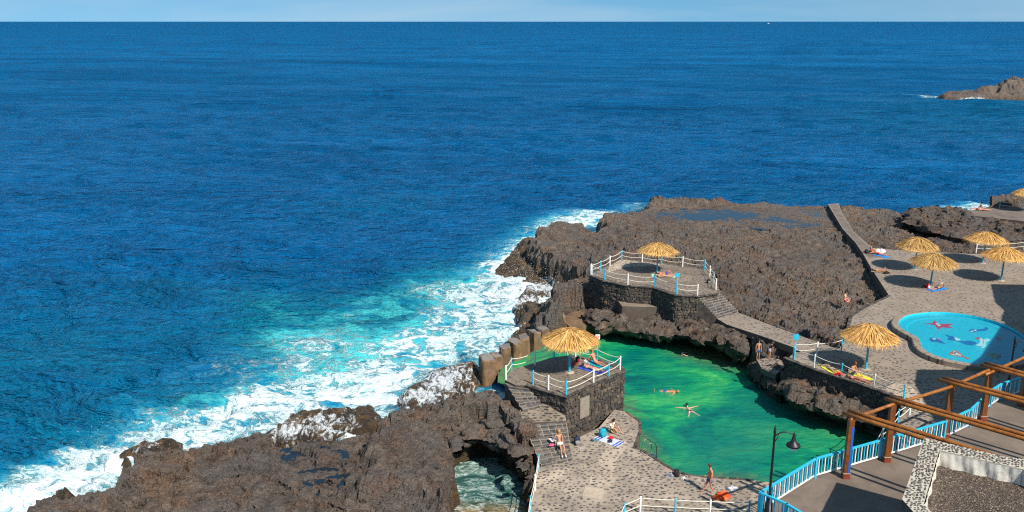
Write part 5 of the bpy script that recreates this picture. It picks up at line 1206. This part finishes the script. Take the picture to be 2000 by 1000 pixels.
def towel(label, at, rz, w_, l_, col, stripe=None, z=.012, cat='towel'):
    nx, ny = 10, 18; mb = MB(); rr = random.Random(int(at[0] * 100) & 255); v = []
    for side_ in (1, 0):
        for j in range(ny + 1):
            for i in range(nx + 1):
                x = (i / nx - .5) * w_ + .02 * math.sin(j * .9); y = (j / ny - .5) * l_ + .02 * math.sin(i * 1.1)
                v.append((x, y, z + side_ * .012 + abs(.018 * math.sin(i * 1.7 + j * .8) * math.cos(j * .5))))
    N_ = (nx + 1) * (ny + 1)
    f = [(j * (nx + 1) + i, j * (nx + 1) + i + 1, (j + 1) * (nx + 1) + i + 1, (j + 1) * (nx + 1) + i) for j in range(ny) for i in range(nx)]
    mb.add(v[:N_], f); 
    if stripe:
        for k in range(len(mb.f)):
            j = k // nx
            if j in (1, 3, ny - 2, ny - 4): mb.mi[k] = 1
    mb.add(v[N_:], [q[::-1] for q in f])
    mats = [M['cl_' + col]] + ([M['cl_' + stripe]] if stripe else [])
    o = mb.build('towel' if cat == 'towel' else 'beach_mat', mats, None, at, rz); tag(o, label, cat); return o
def bag(label, at, rz, col, col2='black', s=1.0, cat='backpack'):
    root = empty('backpack' if cat == 'backpack' else 'beach_bag', at, rz); tag(root, label, cat)
    def blob(name, c, d, m_):
        me = bpy.data.meshes.new(name); b_ = bmesh.new(); bmesh.ops.create_cube(b_, size=1); bmesh.ops.subdivide_edges(b_, edges=b_.edges, cuts=4, use_grid_fill=True)
        for v_ in b_.verts:
            p_ = v_.co * 2; l = (abs(p_.x) ** 3.2 + abs(p_.y) ** 3.2 + abs(p_.z) ** 3.2) ** (1 / 3.2); p_ = p_ / l * .5
            wob = 1 + .08 * math.sin(p_.x * 14 + p_.z * 9) ; v_.co = Vector((p_.x * d[0] * wob, p_.y * d[1] * wob, p_.z * d[2])) + Vector(c)
        b_.to_mesh(me); b_.free()
        for q in me.polygons: q.use_smooth = True
        return link(name, me, m_, root)
    blob('bag_body', (0, 0, .20 * s), (.32 * s, .22 * s, .42 * s), M['cl_' + col]); blob('front_pocket', (0, -.11 * s, .14 * s), (.24 * s, .10 * s, .22 * s), M['cl_' + col2])
    for x in (-.08, .08):
        mb = MB(); mb.tube([(x * s, .10 * s, .36 * s), (x * s, .18 * s, .28 * s), (x * s, .18 * s, .14 * s), (x * s, .10 * s, .05 * s)], .014 * s, 6); mb.build('strap', M['cl_' + col2], root)
    return root
def sandals(label, at, rz, col):
    root = empty('sandals', at, rz); tag(root, label, 'sandals')
    for x, a in ((-.07, .1), (.08, -.25)):
        mb = MB(); n_ = 12; o_ = [(x + .045 * math.cos(t) * (1 + .2 * math.sin(t)), .13 * math.sin(t), 0) for t in np.linspace(0, 2 * math.pi, n_, endpoint=False)]
        mb.add([(*q[:2], .005) for q in o_] + [(*q[:2], .03) for q in o_], [(i, (i + 1) % n_, n_ + (i + 1) % n_, n_ + i) for i in range(n_)] + [tuple(range(n_, 2 * n_))])
        mb.tube([(x - .045, .0, .03), (x - .02, .04, .07), (x + .02, .04, .07), (x + .045, .0, .03)], .01, 5); mb.build('sandal', M['cl_' + col], root)
def clothes(label, at, rz, col, s=1.0, cat='clothes'):
    "a dropped heap of cloth"
    b_ = bmesh.new(); bmesh.ops.create_icosphere(b_, subdivisions=3, radius=1)
    for v_ in b_.verts:
        p_ = v_.co; k = 1 + .25 * math.sin(p_.x * 7 + p_.y * 3 + at[0]) + .18 * math.sin(p_.y * 11 + p_.z * 6); v_.co = Vector((p_.x * .28 * k * s, p_.y * .17 * k * s, max(0, p_.z) * .17 * k * s + .004))
    me = bpy.data.meshes.new('clothes_heap'); b_.to_mesh(me); b_.free(); tag(link('clothes_heap', me, M['cl_' + col], None, at, rz), label, cat)
def book(label, at, rz, tilt=.9):
    root = empty('book', at, rz); tag(root, label, 'book'); root.rotation_euler = (tilt, 0, rz)
    for s in (-1, 1):
        mb = MB(); R_ = Matrix.Rotation(.35 * s, 3, 'Z'); mb.box(R_ @ Vector((.075 * s, 0, 0)), (.15, .012, .22), R=R_); mb.build('page_block', M['cl_white'], root)
        mb = MB(); mb.box(R_ @ Vector((.078 * s, 0.010, 0)), (.16, .004, .23), R=R_); mb.build('cover', M['cl_teal'], root)
def aim(a, b): return math.atan2(b[1] - a[1], b[0] - a[0]) - math.pi / 2      # local +Y towards b

# walking man on the lower deck
a = P(1385, 962, ZL); person('bare chested man in blue shorts walking on the lower cobbled deck', a, math.radians(100), 'walk', 'red', 'brownhair', [('shorts', 'blue')], sc=1.07)
# woman on the stairs
ST = P(1096, 872, 2.45); person('blonde woman in blue bikini top and white skirt sitting on the stone stairs', Vector((ST.x - .1, ST.y + .25, 2.42)), math.radians(200), 'sit_step', 'tan', 'blond', [('skirt', 'white'), ('top', 'palegrey'), ('shoes', 'white')], 'long', 1.08, True)
towel('small white towel draped on the step behind the blonde woman', (ST.x - .45, ST.y + .55, 2.63), .4, .5, .5, 'white')
clothes('pink shoes on the step beside the blonde woman', (ST.x - .62, ST.y + .15, 2.45), .3, 'pink', .6, 'shoes')
# person on the striped towel
a = P(1196, 848, ZL); person('person in white t-shirt sitting with bent knees on striped towel below the terrace wall', Vector((a.x, a.y + .25, ZL + .02)), math.radians(-125), 'sit_knees', 'tan', 'darkhair', [('tshirt', 'white'), ('briefs', 'yellow')], 'short', 1.08)
t_ = P(1190, 861, ZL); towel('white towel with navy stripes spread on the lower deck', (t_.x, t_.y, ZL), math.radians(48), .95, 2.0, 'palegrey', 'royal')
b_ = P(1177, 853, ZL); bag('turquoise backpack leaning beside the striped towel', (b_.x, b_.y, ZL), .3, 'teal', 'teal', 1.5)
b_ = P(1127, 869, ZL); bag('dark blue backpack standing at the foot of the wall by the stairs', (b_.x, b_.y + .1, ZL), .2, 'navy', 'grey', 1.35)
b_ = P(1187, 857, ZL); clothes('red cloth lying on the striped towel', (b_.x + .2, b_.y, ZL + .04), .5, 'red', .8); clothes('navy cloth lying on the striped towel', (b_.x + .1, b_.y - .45, ZL + .04), 1.2, 'navy', .8)
b_ = P(1135, 876, ZL); sandals('pair of white sandals in front of the dark blue backpack', b_, .4, 'palegrey')
b_ = P(1156, 861, ZL); sandals('pair of dark sandals on the deck below the rendered wall panel', b_, 1.0, 'black'); b_ = P(1164, 860, ZL); sandals('pair of blue sandals on the deck below the rendered wall panel', b_, 1.4, 'teal')
b_ = P(1320, 929, ZL); bag('black bag lying at the pool edge of the lower deck', (b_.x, b_.y - .1, ZL), .9, 'black', 'black', 1.2, 'bag'); b_ = P(1309, 931, ZL); clothes('grey clothes dropped beside the black bag at the pool edge', b_, .3, 'grey', 1.3)
b_ = P(1410, 972, ZL); clothes('bright orange bag lying behind the walking man', b_, .5, 'orange', 1.9, 'bag'); b_ = P(1415, 975, ZL); clothes('small khaki cloth beside the orange bag', b_, .5, 'khaki', .7)
b_ = P(1430, 956, ZL); clothes('folded pale grey clothes on the deck near the corner of the balustrade', b_, .1, 'palegrey', 1.1)
b_ = P(1334, 935, ZL); clothes('small pale blue cloth next to the black bag', b_, .1, 'palegrey', .6)
# couple under the large parasol
f1 = P(1182, 729, ZT); h1 = P(1131, 716, ZT); mid = (f1 + h1) / 2
towel('royal blue towel under the reading woman on the corner terrace', (mid.x, mid.y, ZT), aim(f1, h1), .85, 2.0, 'royal')
person('woman in pink bikini lying on a blue towel reading a book on the corner terrace', Vector((mid.x, mid.y, ZT + .03)), aim(f1, h1), 'read', 'fair', 'brownhair', [('briefs', 'pink'), ('top', 'pink')], 'short', 1.05, True)
dr = (h1 - f1).normalized(); book('open book held up by the woman lying on the corner terrace', (mid.x + dr.x * .52, mid.y + dr.y * .52, ZT + .60), aim(f1, h1), -.9)
f2 = P(1186, 719, ZT); p2 = P(1163, 711, ZT); d2 = (f2 - p2).normalized()
tw = p2 + d2 * .3; towel('teal towel under the seated man on the corner terrace', (tw.x, tw.y, ZT), aim(p2, f2), .8, 1.9, 'teal')
person('tanned man in purple trunks sitting back on his arms on the corner terrace', Vector((p2.x, p2.y, ZT + .03)), aim(p2, f2), 'sit_back', 'red', 'brownhair', [('briefs', 'purple')], 'short', 1.1)
b_ = P(1128, 707, ZT); bag('dark bag in the shade under the large parasol', (b_.x, b_.y, ZT), .8, 'black', 'red', 1.1, 'bag'); b_ = P(1122, 711, ZT); clothes('red cloth beside the dark bag under the large parasol', b_, .4, 'red', .7)
# swimmers
WZ = .30
a = P(1303, 765, WZ); hd = P(1322, 762, WZ); person('bald swimmer in blue shorts floating on his back in the green pool', Vector((a.x, a.y, WZ)), aim(P(1281, 758, WZ), hd), 'float', 'red', 'blond', [('shorts', 'blue')], 'short', 1.1)
a = P(1348, 803, WZ); person('swimmer in dark bikini bottom face down with arms spread in the green pool', Vector((a.x, a.y, WZ + .02)), math.radians(8), 'swim', 'fair', 'darkhair', [('briefs', 'navy')], 'short', 1.08, True)
a = P(1333, 694, WZ); person('swimmer with dark hair and pink strap upright near the rocks of the green pool', Vector((a.x, a.y, WZ + .05)), math.radians(-70), 'tread', 'fair', 'darkhair', [('top', 'pink')], 'short', 1.05, True)
# the ledge
a = P(1480, 702, 2.25); person('bare chested man in denim blue shorts standing on the rock ledge over the pool', a, math.radians(190), 'stand', 'tan', 'darkhair', [('shorts', 'blue')], 'short', .95)
a = P(1502, 701, 2.25); person('girl in navy top and lilac skirt leaning forward on the rock ledge', a, math.radians(-80), 'bend', 'tan', 'brownhair', [('tshirt', 'navy'), ('skirt', 'lilac')], 'long', .90, True)
# plaza edge sunbathers
f1 = P(1646, 738, ZP); h1 = P(1598, 708, ZP); mid = P(1621, 721, ZP); towel('green towel under the prone sunbather by the pool side railing', (mid.x, mid.y, ZP), aim(f1, h1), .8, 2.0, 'yellow')
person('sunbather in black bottoms lying face down behind the pool side railing', Vector((mid.x, mid.y, ZP + .03)), aim(f1, h1), 'prone', 'fair', 'brownhair', [('briefs', 'black')], 'short', 1.05, True)
p_ = P(1666, 732, ZP); f_ = P(1706, 748, ZP); person('red haired sunbather sitting by the pool side railing seen from behind', Vector((p_.x, p_.y, ZP + .03)), aim(p_, f_), 'sit_knees', 'tan', 'redhair', [('briefs', 'teal')], 'short', 1.05, True)
mid = P(1682, 738, ZP); towel('yellow towel beside the sitting red haired sunbather', (mid.x, mid.y + .25, ZP), aim(p_, f_), .8, 1.8, 'yellow')
mid = P(1677, 743, ZP); h_ = P(1652, 735, ZP); person('sunbather lying on the back in front of the sitting red haired sunbather', Vector((mid.x, mid.y, ZP + .03)), aim(f_, h_), 'supine', 'red', 'brownhair', [('briefs', 'orange')], 'short', 1.05)
b_ = P(1638, 733, ZP); clothes('red clothes at the feet of the prone sunbather', b_, .4, 'red', 1.2)
b_ = P(1652, 729, ZP); bag('black bag beside the sitting red haired sunbather', (b_.x, b_.y, ZP), .3, 'black', 'black', .9, 'bag')
# upper terrace couple
a = P(1296, 539, ZU); towel('pale green towel under the couple on the upper terrace', (a.x, a.y, ZU), math.radians(80), 1.0, 2.3, 'palegreen')
person('sunbather in navy trunks lying by the foot of the upper terrace parasol', Vector((a.x + .2, a.y + .3, ZU + .03)), math.radians(72), 'knee', 'red', 'darkhair', [('shorts', 'royal')], 'short', 1.08)
person('sunbather lying nearer the rope railing beside the man in navy trunks', Vector((a.x - .1, a.y - .35, ZU + .03)), math.radians(82), 'supine', 'tan', 'brownhair', [('briefs', 'white')], 'short', 1.02, True)
b_ = P(1396, 553, ZU); bag('dark bag under the corner of the upper terrace railing', (b_.x - .6, b_.y, ZU), .3, 'black', 'grey', 1.0, 'bag')
# far plaza
a = P(1713, 497, ZP); person('sunbather in red shorts lying at the end of the walkway', Vector((a.x, a.y, ZP + .03)), math.radians(38), 'prone', 'red', 'brownhair', [('shorts', 'red')], 'short', 1.1)
a = P(1700, 494, ZP); person('person sitting beside the sunbather in red shorts at the end of the walkway', Vector((a.x, a.y, ZP + .03)), math.radians(-100), 'sit_knees', 'tan', 'redhair', [('top', 'white'), ('briefs', 'black')], 'short', 1.1, True)
a = P(1719, 493, ZP); clothes('heap of white towels beside the sunbather in red shorts', a, .3, 'white', 2.0, 'towels'); a = P(1722, 500, ZP); towel('blue towel beside the sunbather in red shorts', a, .6, .8, 1.7, 'brightblue'); a = P(1692, 495, ZP); bag('black bag at the end of the walkway wall', a, .2, 'black', 'black', 1.2, 'bag')
a = P(1721, 531, ZP); towel('sandy towel under the lone sunbather near the walkway edge', a, math.radians(65), .9, 1.9, 'khaki'); person('lone sunbather with raised knee lying near the walkway edge', Vector((a.x, a.y, ZP + .03)), math.radians(65), 'knee', 'tan', 'darkhair', [('briefs', 'navy')], 'short', 1.05)
a = P(1731, 534, ZP); clothes('dark clothes beside the lone sunbather near the walkway edge', a, .3, 'black', 1.3)
a = P(1830, 565, ZP); towel('bright blue mat under the reader by the parasol pole', a, math.radians(-62), .85, 2.2, 'brightblue', cat='beach mat'); person('reader in navy shorts lying on a bright blue mat by the parasol pole', Vector((a.x, a.y, ZP + .03)), math.radians(-62), 'read', 'tan', 'brownhair', [('shorts', 'navy')], 'short', 1.08)
q_ = Vector((math.cos(math.radians(28)), math.sin(math.radians(28)), 0)); book('open white book held by the reader on the bright blue mat', (a.x + q_.x * .5, a.y + q_.y * .5, ZP + .6), math.radians(-62), -.9)
a = P(1812, 563, ZP); bag('red bag at the foot of the parasol beside the bright blue mat', a, .4, 'red', 'white', 1.2, 'bag'); a = P(1806, 562, ZP); clothes('black clothes left of the red bag', a, .2, 'black', 1.2)
a = P(1649, 596, 3.4); person('man in red shorts sitting cross legged alone on the lava plateau', Vector((a.x, a.y, 3.72)), math.radians(-120), 'sit_cross', 'fair', 'darkhair', [('shorts', 'red')], 'short', 1.12)
a = P(1915, 409, 3.9); person('sunbather lying flat on the far deck against the surf', Vector((a.x, a.y - .8, 3.93)), math.radians(82), 'prone', 'red', 'darkhair', [('briefs', 'orange')], 'short', 1.1)
a = P(1906, 408, 3.9); person('sunbather sitting upright on the far deck against the surf', Vector((a.x, a.y - .6, 3.93)), math.radians(80), 'sit_back', 'red', 'darkhair', [('briefs', 'red')], 'short', 1.1)

# ------------------------------------------------------------------ signs, ladder, panel, boat
def sign(label, base, h, w_, hh, faces, post='turq'):
    root = empty('sign', base); tag(root, label, 'sign'); mb = MB(); mb.lathe([(.045, 0), (.04, h), (0, h + .01)], n=8); mb.build('post', M[post], root)
    mb = MB(); mb.box((0, -.06, h - hh * .4), (w_, .03, hh)); mb.build('panel', M[faces[0]], root)
    if len(faces) > 1:
        mb = MB(); mb.lathe([(0, 0), (hh * .28, 0)], n=16); o = mb.build('red_symbol', M['cl_red'], root, (0, -.0775, h - hh * .4)); o.rotation_euler = (math.pi / 2, 0, 0)
        mb = MB(); mb.lathe([(0, 0), (hh * .16, 0)], n=14); o = mb.build('white_symbol', M['white'], root, (0, -.0785, h - hh * .4)); o.rotation_euler = (math.pi / 2, 0, 0)
sign('turquoise sign board on a post at the front railing of the upper terrace', P(1321, 574, ZU), 1.95, .42, .36, ['turq'])
sign('turquoise sign board on a post where the sloping path meets the plaza', P(1551, 701, ZP), 2.0, .38, .45, ['turq'])
sign('small white warning sign with red symbol behind the large parasol', P(1166, 706, ZT), 2.15, .34, .40, ['white', 1])
ld_ = P(1268, 884, ZL); root = empty('pool_ladder', ld_); tag(root, 'bent steel ladder going down into the green pool from the lower deck', 'pool ladder')
U = Vector((.35, -.55, 0)).normalized(); W = Vector((U.y * -1, U.x, 0)); W = W if W.x > 0 else -W
W = Vector((.85, .5, 0)).normalized(); U = Vector((.5, -.85, 0))
for k, off in enumerate((-.28, .28)):
    o_ = U * off; pts = [o_ - W * .45, o_ - W * .45 + V3(0, 0, .35), o_ - W * .3 + V3(0, 0, .75), o_ + V3(0, 0, .85), o_ + W * .3 + V3(0, 0, .6), o_ + W * .42 + V3(0, 0, -.2), o_ + W * .45 + V3(0, 0, -1.6)]
    mb = MB(); mb.tube(smooth_poly(pts, 4, False), .028, 8); mb.build('rail', M['steel'], root)
for k in range(3):
    mb = MB(); mb.box(W * .44 + V3(0, 0, -.3 - k * .35), (.12, .56, .03), math.atan2(U.y, U.x) - math.pi / 2); mb.build('rung', M['steel'], root)
# rendered panel on the terrace wall
A_, B_ = D_TER[9], D_TER[8]; U = (B_ - A_); U.z = 0; L_ = U.length; U.normalize(); N = Vector((U.y, -U.x, 0)); N = N if N.y < 0 else -N
c = A_ + U * (L_ * .62); c.z = 2.75; mb = MB(); mb.box((0, 0, 0), (1.0, .12, 1.5), 0); o = mb.build('rendered_panel', M['plaque'], None, c + N * .09, math.atan2(U.y, U.x)); tag(o, 'plain rendered panel set into the stone wall of the corner terrace', 'wall panel')
# a tiny boat near the horizon
b_ = P(1501, 46.5, 0); root = empty('distant_boat', b_); tag(root, 'tiny white boat far out near the horizon', 'boat')
mb = MB(); v = []
for z, s in ((-.3, .7), (2.2, 1.0)): v += [(-14 * s, -3, z), (8 * s, -3.5, z), (15 * s, 0, z + .8), (8 * s, 3.5, z), (-14 * s, 3, z)]
mb.add(v, [(0, 1, 6, 5), (1, 2, 7, 6), (2, 3, 8, 7), (3, 4, 9, 8), (4, 0, 5, 9), (5, 6, 7, 8, 9)]); mb.build('hull', M['white'], root)
mb = MB(); mb.box((-2, 0, 4), (9, 4.5, 3.6)); mb.box((-3, 0, 6.5), (5, 3.5, 1.6)); mb.build('cabin', M['white'], root)
